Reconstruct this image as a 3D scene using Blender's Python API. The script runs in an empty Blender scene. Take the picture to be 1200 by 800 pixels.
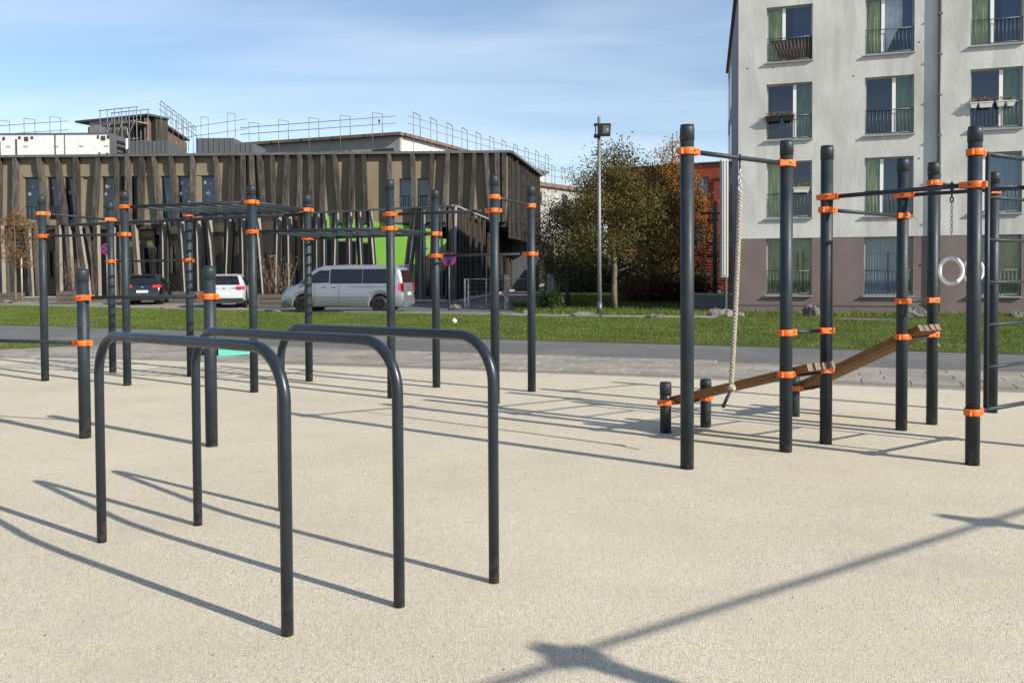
import bpy, math, random
import numpy as np
from mathutils import Vector, Matrix
random.seed(7); rng = np.random.default_rng(7)
R = math.radians
scene = bpy.context.scene
col = scene.collection

# ------------------------------------------------------------------ camera
H = 1.55
FPX, PCX, PCY = 1000.0, 600.2, 343.84          # focal length and principal point in photo pixels (1200 wide)
PITCH, ROLL = R(1.496), R(-0.30)
Fv = Vector((0, math.cos(PITCH), -math.sin(PITCH)))
U0 = Vector((0, math.sin(PITCH), math.cos(PITCH))); R0 = Vector((1, 0, 0))
Rv = R0 * math.cos(ROLL) + U0 * math.sin(ROLL)
Uv = -R0 * math.sin(ROLL) + U0 * math.cos(ROLL)
cam_d = bpy.data.cameras.new('camera'); cam = bpy.data.objects.new('camera', cam_d); col.objects.link(cam)
M3 = Matrix((Rv, Uv, -Fv)).transposed()
cam.matrix_world = Matrix.Translation((0, 0, H)) @ M3.to_4x4()
cam_d.sensor_width = 36.0; cam_d.lens = FPX / 1200 * 36.0
cam_d.shift_x = (600 - PCX) / 1200; cam_d.shift_y = -(400 - PCY) / 1200
cam_d.clip_end = 3000; cam_d.clip_start = 0.05
scene.camera = cam

def ray(x, y): return Fv * FPX + Rv * (x - PCX) - Uv * (y - PCY)
def gp(x, y, z=0.0):                                    # point on the level z
    d = ray(x, y); t = (z - H) / d.z; return Vector((d.x * t, d.y * t, z))
def pt(x, y, Y):                                        # point at depth Y
    d = ray(x, y); t = Y / d.y; return Vector((d.x * t, Y, H + d.z * t))
def hz(P, py):                                          # height above P seen at row py
    a = Vector((P[0], P[1], -H)); k = (py - PCY) / FPX
    # k*(d.F) = -(d.U),  d = a + z*Z
    return -(k * a.dot(Fv) + a.dot(Uv)) / (k * Fv.z + Uv.z)

# ------------------------------------------------------------------ light
SUN_EL, SHADOW_AZ = R(29.3), R(144.6)
sdir = Vector((-math.cos(SHADOW_AZ) * math.cos(SUN_EL), -math.sin(SHADOW_AZ) * math.cos(SUN_EL), math.sin(SUN_EL)))  # towards the sun
sun_d = bpy.data.lights.new('sun', 'SUN'); sun = bpy.data.objects.new('sun', sun_d); col.objects.link(sun)
sun_d.energy = 5.0; sun_d.angle = R(0.53); sun_d.color = (1.0, 0.92, 0.80)
sun.rotation_euler = sdir.to_track_quat('Z', 'Y').to_euler(); sun.location = (20, -15, 20)
world = bpy.data.worlds.new('World'); scene.world = world; world.use_nodes = True
nt = world.node_tree; nt.nodes.clear()
wo = nt.nodes.new('ShaderNodeOutputWorld'); bg = nt.nodes.new('ShaderNodeBackground'); sky = nt.nodes.new('ShaderNodeTexSky')
sky.sky_type = 'NISHITA'; sky.sun_disc = False; sky.sun_elevation = SUN_EL
sky.sun_rotation = math.atan2(sdir.x, sdir.y); sky.air_density = 1.0; sky.dust_density = 0.3; sky.ozone_density = 1.8
bg.inputs['Strength'].default_value = 0.105
tc = nt.nodes.new('ShaderNodeTexCoord'); sep = nt.nodes.new('ShaderNodeSeparateXYZ')
nt.links.new(tc.outputs['Generated'], sep.inputs[0])
addz = nt.nodes.new('ShaderNodeMath'); addz.operation = 'ADD'; addz.inputs[1].default_value = 0.12
nt.links.new(sep.outputs['Z'], addz.inputs[0])
dv = nt.nodes.new('ShaderNodeVectorMath'); dv.operation = 'DIVIDE'
cz = nt.nodes.new('ShaderNodeCombineXYZ')
for i in range(3): nt.links.new(addz.outputs[0], cz.inputs[i])
nt.links.new(tc.outputs['Generated'], dv.inputs[0]); nt.links.new(cz.outputs[0], dv.inputs[1])
mpg = nt.nodes.new('ShaderNodeMapping'); mpg.inputs['Scale'].default_value = (0.42, 1.35, 0.0); mpg.inputs['Rotation'].default_value = (0, 0, R(12))
mpg.inputs['Location'].default_value = (1.3, 0.4, 0)
nt.links.new(dv.outputs[0], mpg.inputs['Vector'])
n1 = nt.nodes.new('ShaderNodeTexNoise'); n1.inputs['Scale'].default_value = 1.5; n1.inputs['Detail'].default_value = 8; n1.inputs['Roughness'].default_value = 0.50; n1.inputs['Distortion'].default_value = 0.6
nt.links.new(mpg.outputs[0], n1.inputs['Vector'])
cr = nt.nodes.new('ShaderNodeMapRange'); cr.inputs['From Min'].default_value = 0.34; cr.inputs['From Max'].default_value = 0.90; cr.inputs['To Max'].default_value = 0.58
nt.links.new(n1.outputs['Fac'], cr.inputs['Value'])
cmix = nt.nodes.new('ShaderNodeMixRGB'); cmix.inputs['Color2'].default_value = (6.3, 6.9, 8.0, 1)
nt.links.new(sky.outputs[0], cmix.inputs['Color1']); nt.links.new(cr.outputs[0], cmix.inputs['Fac'])
nt.links.new(cmix.outputs[0], bg.inputs['Color']); nt.links.new(bg.outputs[0], wo.inputs['Surface'])
scene.view_settings.view_transform = 'Standard'; scene.view_settings.look = 'None'
scene.view_settings.exposure = 0.58; scene.view_settings.gamma = 1.0
scene.render.resolution_x = 1024; scene.render.resolution_y = 682
scene.render.engine = 'CYCLES'

# ------------------------------------------------------------------ materials
def mat(name, c, rough=0.6, metal=0.0, c2=None, scale=6.0, detail=6, stretch=(1, 1, 1), bump=0.0, bscale=None, spec=0.5, coat=0.0, lo=0.35, hi=0.65, extra=None):
    m = bpy.data.materials.new(name); m.use_nodes = True; t = m.node_tree; b = t.nodes['Principled BSDF']
    b.inputs['Base Color'].default_value = (*c, 1); b.inputs['Roughness'].default_value = rough; b.inputs['Metallic'].default_value = metal
    b.inputs['Specular IOR Level'].default_value = spec; b.inputs['Coat Weight'].default_value = coat
    if c2 or bump:
        g = t.nodes.new('ShaderNodeNewGeometry'); mp = t.nodes.new('ShaderNodeMapping'); mp.inputs['Scale'].default_value = stretch
        t.links.new(g.outputs['Position'], mp.inputs['Vector'])
        n = t.nodes.new('ShaderNodeTexNoise'); n.inputs['Scale'].default_value = scale; n.inputs['Detail'].default_value = detail
        t.links.new(mp.outputs[0], n.inputs['Vector'])
        if c2:
            mr = t.nodes.new('ShaderNodeMapRange'); mr.inputs['From Min'].default_value = lo; mr.inputs['From Max'].default_value = hi
            mx = t.nodes.new('ShaderNodeMixRGB'); mx.inputs['Color1'].default_value = (*c, 1); mx.inputs['Color2'].default_value = (*c2, 1)
            t.links.new(n.outputs['Fac'], mr.inputs['Value']); t.links.new(mr.outputs[0], mx.inputs['Fac'])
            last = mx.outputs[0]
            if extra:                                   # (colour, scale, lo, hi, stretch)
                ec, es, el, eh, est = extra
                mp2 = t.nodes.new('ShaderNodeMapping'); mp2.inputs['Scale'].default_value = est
                t.links.new(g.outputs['Position'], mp2.inputs['Vector'])
                n2 = t.nodes.new('ShaderNodeTexNoise'); n2.inputs['Scale'].default_value = es; n2.inputs['Detail'].default_value = 5
                t.links.new(mp2.outputs[0], n2.inputs['Vector'])
                mr2 = t.nodes.new('ShaderNodeMapRange'); mr2.inputs['From Min'].default_value = el; mr2.inputs['From Max'].default_value = eh
                t.links.new(n2.outputs['Fac'], mr2.inputs['Value'])
                mx2 = t.nodes.new('ShaderNodeMixRGB'); mx2.inputs['Color2'].default_value = (*ec, 1)
                t.links.new(mr2.outputs[0], mx2.inputs['Fac']); t.links.new(last, mx2.inputs['Color1']); last = mx2.outputs[0]
            t.links.new(last, b.inputs['Base Color'])
        if bump:
            bp = t.nodes.new('ShaderNodeBump'); bp.inputs['Strength'].default_value = 1.0; bp.inputs['Distance'].default_value = bump
            if bscale:
                nb = t.nodes.new('ShaderNodeTexNoise'); nb.inputs['Scale'].default_value = bscale; nb.inputs['Detail'].default_value = 3
                t.links.new(mp.outputs[0], nb.inputs['Vector']); t.links.new(nb.outputs['Fac'], bp.inputs['Height'])
            else: t.links.new(n.outputs['Fac'], bp.inputs['Height'])
            t.links.new(bp.outputs[0], b.inputs['Normal'])
    return m

M = {}
M['steel'] = mat('anthracite_steel', (0.013, 0.022, 0.030), 0.47, c2=(0.020, 0.029, 0.035), scale=9, spec=0.32, bump=0.0004, bscale=160, extra=((0.035, 0.042, 0.045), 3.0, 0.58, 0.80, (1, 1, .6)))
M['steel_u'] = mat('anthracite_steel_gloss', (0.011, 0.018, 0.027), 0.31, c2=(0.015, 0.021, 0.029), scale=12, spec=0.42, bump=0.0003, bscale=120)
def base_dirt(m):
    t = m.node_tree; b = t.nodes['Principled BSDF']; src = b.inputs['Base Color'].links[0].from_socket
    g = t.nodes.new('ShaderNodeNewGeometry'); sp = t.nodes.new('ShaderNodeSeparateXYZ'); t.links.new(g.outputs['Position'], sp.inputs[0])
    n = t.nodes.new('ShaderNodeTexNoise'); n.inputs['Scale'].default_value = 26; n.inputs['Detail'].default_value = 5; t.links.new(g.outputs['Position'], n.inputs['Vector'])
    h = t.nodes.new('ShaderNodeMapRange'); h.inputs[1].default_value = 0.0; h.inputs[2].default_value = 0.22; h.inputs[3].default_value = 0.3; h.inputs[4].default_value = 0.0; t.links.new(sp.outputs['Z'], h.inputs[0])
    q = t.nodes.new('ShaderNodeMath'); q.operation = 'MULTIPLY'; nr = t.nodes.new('ShaderNodeMapRange'); nr.inputs[1].default_value = .42; nr.inputs[2].default_value = .66
    t.links.new(n.outputs['Fac'], nr.inputs[0]); t.links.new(nr.outputs[0], q.inputs[0]); t.links.new(h.outputs[0], q.inputs[1])
    x = t.nodes.new('ShaderNodeMixRGB'); x.inputs['Color2'].default_value = (.20, .175, .135, 1); t.links.new(q.outputs[0], x.inputs['Fac']); t.links.new(src, x.inputs['Color1'])
    n3 = t.nodes.new('ShaderNodeTexNoise'); n3.inputs['Scale'].default_value = 9; n3.inputs['Detail'].default_value = 8; n3.inputs['Roughness'].default_value = .75; t.links.new(g.outputs['Position'], n3.inputs['Vector'])
    n4 = t.nodes.new('ShaderNodeMapRange'); n4.inputs[1].default_value = .62; n4.inputs[2].default_value = .72; n4.inputs[4].default_value = .45; t.links.new(n3.outputs['Fac'], n4.inputs[0])
    x2 = t.nodes.new('ShaderNodeMixRGB'); x2.inputs['Color2'].default_value = (.07, .075, .075, 1); t.links.new(n4.outputs[0], x2.inputs['Fac']); t.links.new(x.outputs[0], x2.inputs['Color1']); t.links.new(x2.outputs[0], b.inputs['Base Color'])
    rr2 = t.nodes.new('ShaderNodeMapRange'); rr2.inputs[1].default_value = .3; rr2.inputs[2].default_value = .7; r0 = b.inputs['Roughness'].default_value; rr2.inputs[3].default_value = r0 - .07; rr2.inputs[4].default_value = r0 + .12
    t.links.new(n3.outputs['Fac'], rr2.inputs[0]); t.links.new(rr2.outputs[0], b.inputs['Roughness'])
base_dirt(M['steel']); base_dirt(M['steel_u'])
M['cap'] = mat('anthracite_plastic', (0.021, 0.029, 0.035), 0.48, spec=0.4, c2=(0.02, .028, .033), scale=30)
M['orange'] = mat('orange_plastic', (0.70, 0.145, 0.018), 0.5, c2=(0.58, 0.115, 0.015), scale=25, spec=0.4)
M['bolt'] = mat('bolt_hole_black', (0.012, 0.01, 0.01), 0.4)
M['timber'] = mat('weathered_plank', (0.135, 0.058, 0.018), 0.7, c2=(0.235, 0.115, 0.040), scale=5, stretch=(6, 6, 40), bump=0.0015, bscale=30, spec=.3)
M['timber_end'] = mat('plank_end_grain', (0.11, 0.085, 0.06), 0.85, c2=(0.19, 0.15, 0.11), scale=60, bump=0.001)
M['rope'] = mat('braided_rope', (0.40, 0.365, 0.30), 0.9, c2=(0.24, 0.215, 0.17), scale=60, bump=0.001)
M['black'] = mat('black_rubber', (0.012, 0.012, 0.014), 0.55)
M['chain'] = mat('galvanised_chain', (0.45, 0.45, 0.44), 0.35, metal=0.8)
M['galv'] = mat('galvanised_steel', (0.20, 0.21, 0.22), 0.5, metal=0.35, c2=(0.15, 0.16, 0.17), scale=14)
M['white'] = mat('white_plastic', (0.78, 0.77, 0.73), 0.4, c2=(0.68, 0.67, 0.63), scale=20)
M['asphalt'] = mat('asphalt', (0.098, 0.098, 0.098), 0.95, c2=(0.140, 0.138, 0.136), scale=40, bump=0.004, bscale=180, spec=.25, extra=((0.165, 0.162, 0.156), 0.5, 0.5, 0.72, (1, 1, 1)))
M['road'] = mat('road_asphalt', (0.09, 0.088, 0.085), 0.95, c2=(0.14, 0.135, 0.128), scale=6, spec=.25)
M['joint'] = mat('sand_joint', (0.13, 0.12, 0.105), 0.95, c2=(0.22, 0.20, 0.17), scale=12)
M['paver'] = mat('concrete_paver', (0.215, 0.198, 0.172), 0.92, c2=(0.285, 0.263, 0.230), scale=1.4, bump=0.003, bscale=120, spec=.25, extra=((0.165, 0.15, 0.128), 14, 0.52, 0.8, (1, 1, 1)))
M['earth'] = mat('gravel_earth', (0.17, 0.145, 0.11), 0.95, c2=(0.25, 0.215, 0.165), scale=8)
M['concrete_edge'] = mat('concrete_kerb', (0.27, 0.26, 0.235), 0.9, c2=(0.36, 0.345, 0.31), scale=9)
M['rock'] = mat('rough_stone', (0.055, 0.055, 0.052), 0.9, c2=(0.20, 0.19, 0.17), scale=5, bump=0.03, bscale=12)

# beige safety surface: bonded granules
def rubber_mat():
    m = bpy.data.materials.new('beige_bonded_granules'); m.use_nodes = True; t = m.node_tree; b = t.nodes['Principled BSDF']
    b.inputs['Roughness'].default_value = 0.92; b.inputs['Specular IOR Level'].default_value = 0.2
    g = t.nodes.new('ShaderNodeNewGeometry')
    def noise(sc, det, ro=.5):
        n = t.nodes.new('ShaderNodeTexNoise'); n.inputs['Scale'].default_value = sc; n.inputs['Detail'].default_value = det; n.inputs['Roughness'].default_value = ro
        t.links.new(g.outputs['Position'], n.inputs['Vector']); return n
    def rngn(src, a, b_, lo=0., hi=1.):
        n = t.nodes.new('ShaderNodeMapRange'); n.inputs[1].default_value = a; n.inputs[2].default_value = b_; n.inputs[3].default_value = lo; n.inputs[4].default_value = hi
        t.links.new(src, n.inputs[0]); return n.outputs[0]
    def mix(f, a, bb, blend='MIX'):
        n = t.nodes.new('ShaderNodeMixRGB'); n.blend_type = blend
        for i, s in ((0, f), (1, a), (2, bb)):
            if isinstance(s, tuple): n.inputs[i].default_value = (*s, 1)
            elif isinstance(s, float): n.inputs[i].default_value = s
            else: t.links.new(s, n.inputs[i])
        return n.outputs[0]
    vor = t.nodes.new('ShaderNodeTexVoronoi'); vor.inputs['Scale'].default_value = 210; t.links.new(g.outputs['Position'], vor.inputs['Vector'])
    gs = t.nodes.new('ShaderNodeSeparateColor'); t.links.new(vor.outputs['Color'], gs.inputs[0])
    c = mix(rngn(gs.outputs[0], 0.0, 1.0), (0.235, 0.205, 0.150), (0.67, 0.61, 0.485))
    vor2 = t.nodes.new('ShaderNodeTexVoronoi'); vor2.inputs['Scale'].default_value = 75; t.links.new(g.outputs['Position'], vor2.inputs['Vector'])
    gs2 = t.nodes.new('ShaderNodeSeparateColor'); t.links.new(vor2.outputs['Color'], gs2.inputs[0])
    c = mix(rngn(gs2.outputs[1], 0.0, 1.0, 0, .38), c, (0.60, 0.55, 0.43))
    c = mix(rngn(noise(1.1, 6, .6).outputs[0], 0.38, 0.68, 0.0, 0.42), c, (0.395, 0.342, 0.255))
    c = mix(rngn(noise(0.33, 4).outputs[0], 0.45, 0.7, 0.0, 0.30), c, (0.60, 0.545, 0.42))
    c = mix(rngn(noise(7, 5, .7).outputs[0], 0.63, 0.78, 0.0, 0.35), c, (0.33, 0.27, 0.18))
    mp = t.nodes.new('ShaderNodeMapping'); mp.inputs['Rotation'].default_value = (0, 0, R(30)); mp.inputs['Scale'].default_value = (0.8, 6, 1); t.links.new(g.outputs['Position'], mp.inputs['Vector'])
    ns = t.nodes.new('ShaderNodeTexNoise'); ns.inputs['Scale'].default_value = 1.5; ns.inputs['Detail'].default_value = 5; t.links.new(mp.outputs[0], ns.inputs['Vector'])
    c = mix(rngn(ns.outputs[0], 0.60, 0.8, 0.0, 0.35), c, (0.36, 0.30, 0.20))
    c = mix(rngn(noise(2.6, 7, .72).outputs[0], 0.60, 0.74, 0.0, 0.30), c, (0.27, 0.215, 0.13))
    c = mix(rngn(noise(.7, 7, .65).outputs[0], 0.55, 0.72, 0.0, 0.30), c, (0.33, 0.30, 0.245))
    t.links.new(c, b.inputs['Base Color'])
    bp = t.nodes.new('ShaderNodeBump'); bp.inputs['Distance'].default_value = 0.0022; bp.inputs['Strength'].default_value = 0.7
    t.links.new(vor.outputs['Distance'], bp.inputs['Height']); t.links.new(bp.outputs[0], b.inputs['Normal'])
    return m
M['rubber'] = rubber_mat()

def glass(name, tint=(0.55, 0.65, 0.75), refl=0.30, rough=0.02):
    m = bpy.data.materials.new(name); m.use_nodes = True; t = m.node_tree; t.nodes.clear()
    o = t.nodes.new('ShaderNodeOutputMaterial'); tr = t.nodes.new('ShaderNodeBsdfTransparent'); gl = t.nodes.new('ShaderNodeBsdfGlossy'); mx = t.nodes.new('ShaderNodeMixShader')
    tr.inputs['Color'].default_value = (*tint, 1); gl.inputs['Roughness'].default_value = rough; gl.inputs['Color'].default_value = (0.8, .88, 1, 1)
    lw = t.nodes.new('ShaderNodeLayerWeight'); lw.inputs['Blend'].default_value = 0.35
    ma = t.nodes.new('ShaderNodeMath'); ma.operation = 'MULTIPLY_ADD'; ma.inputs[1].default_value = 0.7; ma.inputs[2].default_value = refl
    t.links.new(lw.outputs['Fresnel'], ma.inputs[0]); t.links.new(ma.outputs[0], mx.inputs['Fac'])
    t.links.new(tr.outputs[0], mx.inputs[1]); t.links.new(gl.outputs[0], mx.inputs[2]); t.links.new(mx.outputs[0], o.inputs['Surface'])
    return m
M['pane'] = glass('window_glass', tint=(.88, .93, .92), refl=0.06)
M['carglass'] = mat('tinted_car_glass', (0.008, 0.010, 0.014), 0.06, spec=0.6)

def leafmat(name, cols, transl=0.35):
    m = bpy.data.materials.new(name); m.use_nodes = True; t = m.node_tree; b = t.nodes['Principled BSDF']
    at = t.nodes.new('ShaderNodeAttribute'); at.attribute_name = 'leafv'
    rp = t.nodes.new('ShaderNodeValToRGB'); rp.color_ramp.interpolation = 'LINEAR'
    els = rp.color_ramp.elements
    while len(els) < len(cols): els.new(0.5)
    for i, c in enumerate(cols): els[i].position = i / (len(cols) - 1); els[i].color = (*c, 1)
    t.links.new(at.outputs['Fac'], rp.inputs[0]); t.links.new(rp.outputs[0], b.inputs['Base Color'])
    b.inputs['Roughness'].default_value = 0.6; b.inputs['Specular IOR Level'].default_value = 0.3
    tr = t.nodes.new('ShaderNodeBsdfTranslucent'); t.links.new(rp.outputs[0], tr.inputs['Color'])
    mx = t.nodes.new('ShaderNodeMixShader'); mx.inputs[0].default_value = transl
    o = t.nodes['Material Output']; t.links.new(b.outputs[0], mx.inputs[1]); t.links.new(tr.outputs[0], mx.inputs[2]); t.links.new(mx.outputs[0], o.inputs[0])
    return m

# ------------------------------------------------------------------ mesh builder
class MB:
    def __init__(s): s.v = []; s.f = []; s.m = []; s.sm = []
    def add(s, vs, fs, mi=0, smooth=False):
        o = len(s.v); s.v += [tuple(v) for v in vs]
        for f in fs: s.f.append(tuple(i + o for i in f)); s.m.append(mi); s.sm.append(smooth)
        return s
    def box(s, c, d, rz=0, mi=0, mtx=None):
        hx, hy, hzz = d[0] / 2, d[1] / 2, d[2] / 2
        vs = [Vector((x, y, z)) for x in (-hx, hx) for y in (-hy, hy) for z in (-hzz, hzz)]
        rot = mtx if mtx else Matrix.Rotation(rz, 3, 'Z')
        vs = [rot @ v + Vector(c) for v in vs]
        return s.add(vs, [(0, 1, 3, 2), (4, 6, 7, 5), (0, 4, 5, 1), (2, 3, 7, 6), (0, 2, 6, 4), (1, 5, 7, 3)], mi)
    def beam(s, p0, p1, w, t, up=Vector((0, 0, 1)), mi=0, emi=None):      # box bar: w across, t along up
        p0 = Vector(p0); p1 = Vector(p1); d = (p1 - p0).normalized(); side = d.cross(up).normalized(); u2 = side.cross(d)
        vs = [p + side * a * w / 2 + u2 * b * t / 2 for p in (p0, p1) for a, b in ((-1, -1), (1, -1), (1, 1), (-1, 1))]
        o = len(s.f)
        s.add(vs, [(0, 1, 2, 3), (7, 6, 5, 4), (0, 4, 5, 1), (1, 5, 6, 2), (2, 6, 7, 3), (3, 7, 4, 0)], mi)
        if emi is not None: s.m[o] = emi; s.m[o + 1] = emi
        return s
    def path(s, pts, rs, n=12, mi=0, caps=True, smooth=True):
        pts = [Vector(p) for p in pts]
        if not isinstance(rs, (list, tuple)): rs = [rs] * len(pts)
        o = len(s.v); ref = None
        for i, p in enumerate(pts):
            d = (pts[min(i + 1, len(pts) - 1)] - pts[max(i - 1, 0)]).normalized()
            if ref is None: ref = d.orthogonal().normalized()
            ref = (ref - d * ref.dot(d)).normalized(); b = d.cross(ref)
            for k in range(n):
                a = 2 * math.pi * k / n; s.v.append(tuple(p + (ref * math.cos(a) + b * math.sin(a)) * rs[i]))
        for i in range(len(pts) - 1):
            for k in range(n):
                s.f.append((o + i * n + k, o + i * n + (k + 1) % n, o + (i + 1) * n + (k + 1) % n, o + (i + 1) * n + k)); s.m.append(mi); s.sm.append(smooth)
        if caps:
            s.f.append(tuple(o + k for k in range(n))[::-1]); s.m.append(mi); s.sm.append(False)
            q = o + (len(pts) - 1) * n
            s.f.append(tuple(q + k for k in range(n))); s.m.append(mi); s.sm.append(False)
        return s
    def tube(s, a, b, r, n=12, mi=0): return s.path([a, b], r, n, mi)
    def poly(s, pts, mi=0): return s.add(pts, [tuple(range(len(pts)))], mi)
    def lathe(s, prof, c=(0, 0, 0), n=24, mi=0, smooth=True):
        o = len(s.v); c = Vector(c)
        for r, z in prof:
            for k in range(n):
                a = 2 * math.pi * k / n; s.v.append(tuple(c + Vector((r * math.cos(a), r * math.sin(a), z))))
        for i in range(len(prof) - 1):
            for k in range(n):
                s.f.append((o + i * n + k, o + i * n + (k + 1) % n, o + (i + 1) * n + (k + 1) % n, o + (i + 1) * n + k)); s.m.append(mi); s.sm.append(smooth)
        return s
    def prism(s, poly2, z0, z1, mi=0):
        n = len(poly2)
        vs = [(x, y, z0) for x, y in poly2] + [(x, y, z1) for x, y in poly2]
        return s.add(vs, [tuple(range(n))[::-1], tuple(range(n, 2 * n))] + [(i, (i + 1) % n, n + (i + 1) % n, n + i) for i in range(n)], mi)
    def mesh(s, name, mats, origin=(0, 0, 0)):
        o = Vector(origin); me = bpy.data.meshes.new(name)
        me.from_pydata([tuple(Vector(v) - o) for v in s.v], [], s.f)
        for m in (mats if isinstance(mats, (list, tuple)) else [mats]): me.materials.append(M[m] if isinstance(m, str) else m)
        me.polygons.foreach_set('material_index', s.m); me.polygons.foreach_set('use_smooth', s.sm); me.update()
        return me

WO = {}
def _link(o, parent, origin):
    col.objects.link(o); origin = Vector(origin)
    if parent is not None:
        o.parent = parent; o.location = origin - WO[parent.name]
    else: o.location = origin
    WO[o.name] = origin
    return o
def empty(name, origin, label=None, cat=None, group=None, rz=0):
    o = bpy.data.objects.new(name, None); _link(o, None, origin); o.empty_display_size = .2
    o.rotation_euler = (0, 0, rz); tag(o, label, cat, group); return o
def tag(o, label=None, cat=None, group=None, kind=None):
    if label: o['label'] = label
    if cat: o['category'] = cat
    if group: o['group'] = group
    if kind: o['kind'] = kind
    return o
def part(name, mb, mats, parent=None, origin=None):
    if origin is None: origin = WO[parent.name] if parent is not None else Vector((0, 0, 0))
    return _link(bpy.data.objects.new(name, mb.mesh(name, mats, origin)), parent, origin)
def inst(name, me, parent, origin, rz=0, scale=None):
    o = bpy.data.objects.new(name, me); _link(o, parent, origin); o.rotation_euler = (0, 0, rz)
    if scale: o.scale = scale
    return o
def local(name, mb, mats, parent):                      # for things built in their own rotated frame
    o = bpy.data.objects.new(name, mb.mesh(name, mats)); col.objects.link(o); o.parent = parent; WO[o.name] = Vector((0, 0, 0)); return o
def XY(p, z=0.0): return Vector((p[0], p[1], z))

# ------------------------------------------------------------------ ground
def struct(name, mb, mats, o=(0, 0, 0)): return tag(part(name, mb, mats, None, o), kind='structure')
g_ = MB(); g_.poly([(-600, -60, -0.004), (600, -60, -0.004), (600, 1500, -0.004), (-600, 1500, -0.004)]); struct('ground', g_, 'road')
L_ga = [(-260, 373), (0, 380.7), (300, 388.8), (600, 397.8), (900, 406.2), (1200, 415), (1500, 424)]
L_ap = [(-260, 417), (0, 409), (110, 404.2), (200, 402.6), (340, 406.8), (500, 412.6), (640, 417.3), (760, 421.2), (1000, 429.5), (1200, 437), (1500, 448)]
L_pb = [(-260, 415.5), (0, 419), (170, 422), (340, 427.5), (500, 432.3), (640, 437.5), (820, 444.5), (1000, 452), (1200, 460.5), (1500, 473)]
L_gb = [(-260, 352.5), (0, 357.5), (170, 361.3), (450, 366.3), (600, 368.6), (760, 371), (900, 371.5), (1200, 371.5), (1500, 372)]
def yl(L, x):
    for (a, b), (c, d) in zip(L, L[1:]):
        if x <= c: return b + (d - b) * (x - a) / (c - a)
    return L[-1][1]
def strip(Lt, Lb, z, xs):
    a = [gp(x, yl(Lt, x), z) for x in xs]; b = [gp(x, yl(Lb, x), z) for x in xs]; n = len(xs)
    m = MB(); m.add(a + b, [(i, n + i, n + i + 1, i + 1) for i in range(n - 1)]); return m
XS = list(range(-260, 1501, 40))
L_ap2 = [(x, max(yl(L_ap, x), 402) + 1.2) for x in XS]
struct('path', strip(L_ga, [(x, yl(L_ap, x) + 6) for x in XS], 0.002, XS), 'asphalt')
# rubber surface
edge = [gp(x, yl(L_pb, x), 0.006) for x in XS]
mb = MB(); mb.poly([tuple(v) for v in edge] + [(16, -6, .006), (-16, -6, .006)][0:2]); struct('playground_surface', mb, 'rubber')
# thin kerb between pavers and surface
kb = MB()
for i in range(len(XS) - 1): kb.beam(edge[i] + Vector((0, .03, -.002)), edge[i + 1] + Vector((0, .03, -.002)), .055, .014)
struct('edging_kerb', kb, 'concrete_edge')
# paver strip: individually laid slabs
pav = struct('pavement', strip([(x, yl(L_ap, x)) for x in XS], [(x, yl(L_pb, x) + .2) for x in XS], 0.004, XS), 'joint')
def in_strip(P, Lt, Lb):
    d = P - Vector((0, 0, H)); z = d.dot(Fv)
    if z <= 0: return False
    x = PCX + FPX * d.dot(Rv) / z; y = PCY - FPX * d.dot(Uv) / z
    return yl(Lt, x) - .6 < y < yl(Lb, x) - .2 and -80 < x < 1290
ang = -math.atan2(gp(340, 427.5).y - gp(1200, 460.5).y, gp(1200, 460.5).x - gp(340, 427.5).x)
ux = Vector((math.cos(ang), math.sin(ang), 0)); uy = Vector((-math.sin(ang), math.cos(ang), 0)); o0 = gp(1200, 460.5, 0)
SW, SD = 0.62, 0.38
sl = MB(); a, b, hgt, ch = SW / 2 - .006, SD / 2 - .006, .016, .006
sl.add([(-a, -b, 0), (a, -b, 0), (a, b, 0), (-a, b, 0), (-a, -b, hgt - ch), (a, -b, hgt - ch), (a, b, hgt - ch), (-a, b, hgt - ch), (-a + ch, -b + ch, hgt), (a - ch, -b + ch, hgt), (a - ch, b - ch, hgt), (-a + ch, b - ch, hgt)],
       [(0, 1, 5, 4), (1, 2, 6, 5), (2, 3, 7, 6), (3, 0, 4, 7), (4, 5, 9, 8), (5, 6, 10, 9), (6, 7, 11, 10), (7, 4, 8, 11), (8, 9, 10, 11)])
def pcol(m_, k):
    m = m_.copy(); m.name = 'concrete_paver_tone'
    mxs = [n for n in m.node_tree.nodes if n.type == 'MIX_RGB']
    for n in mxs:
        for i in (1, 2):
            if not n.inputs[i].is_linked: c = n.inputs[i].default_value; n.inputs[i].default_value = (c[0] * k[0], c[1] * k[1], c[2] * k[2], 1)
    return m
smeshes = [sl.mesh('paving_stone', pcol(M['paver'], k)) for k in ((1, 1, 1), (.90, .90, .90), (1.10, 1.08, 1.05), (.95, .93, .90), (1.05, 1.05, 1.05))]
cnt = 0; cand = []
for r in range(-1, 9):
    for c in range(-42, 6):
        P = o0 + ux * ((c + .5 * (r % 2)) * SW) + uy * ((r + .5) * SD)
        ok = all(in_strip(P + ux * dx + uy * dy, L_ap, L_pb) for dx in (-a, a) for dy in (-b, b))
        if ok: cand.append(P)
cand.sort(key=lambda p: p.length)
for P in cand[:300]:
    cnt += 1
    o = inst('paving_stone', random.choice(smeshes), pav, P + Vector((0, 0, .003 + random.uniform(-.001, .0015))), ang)

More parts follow.
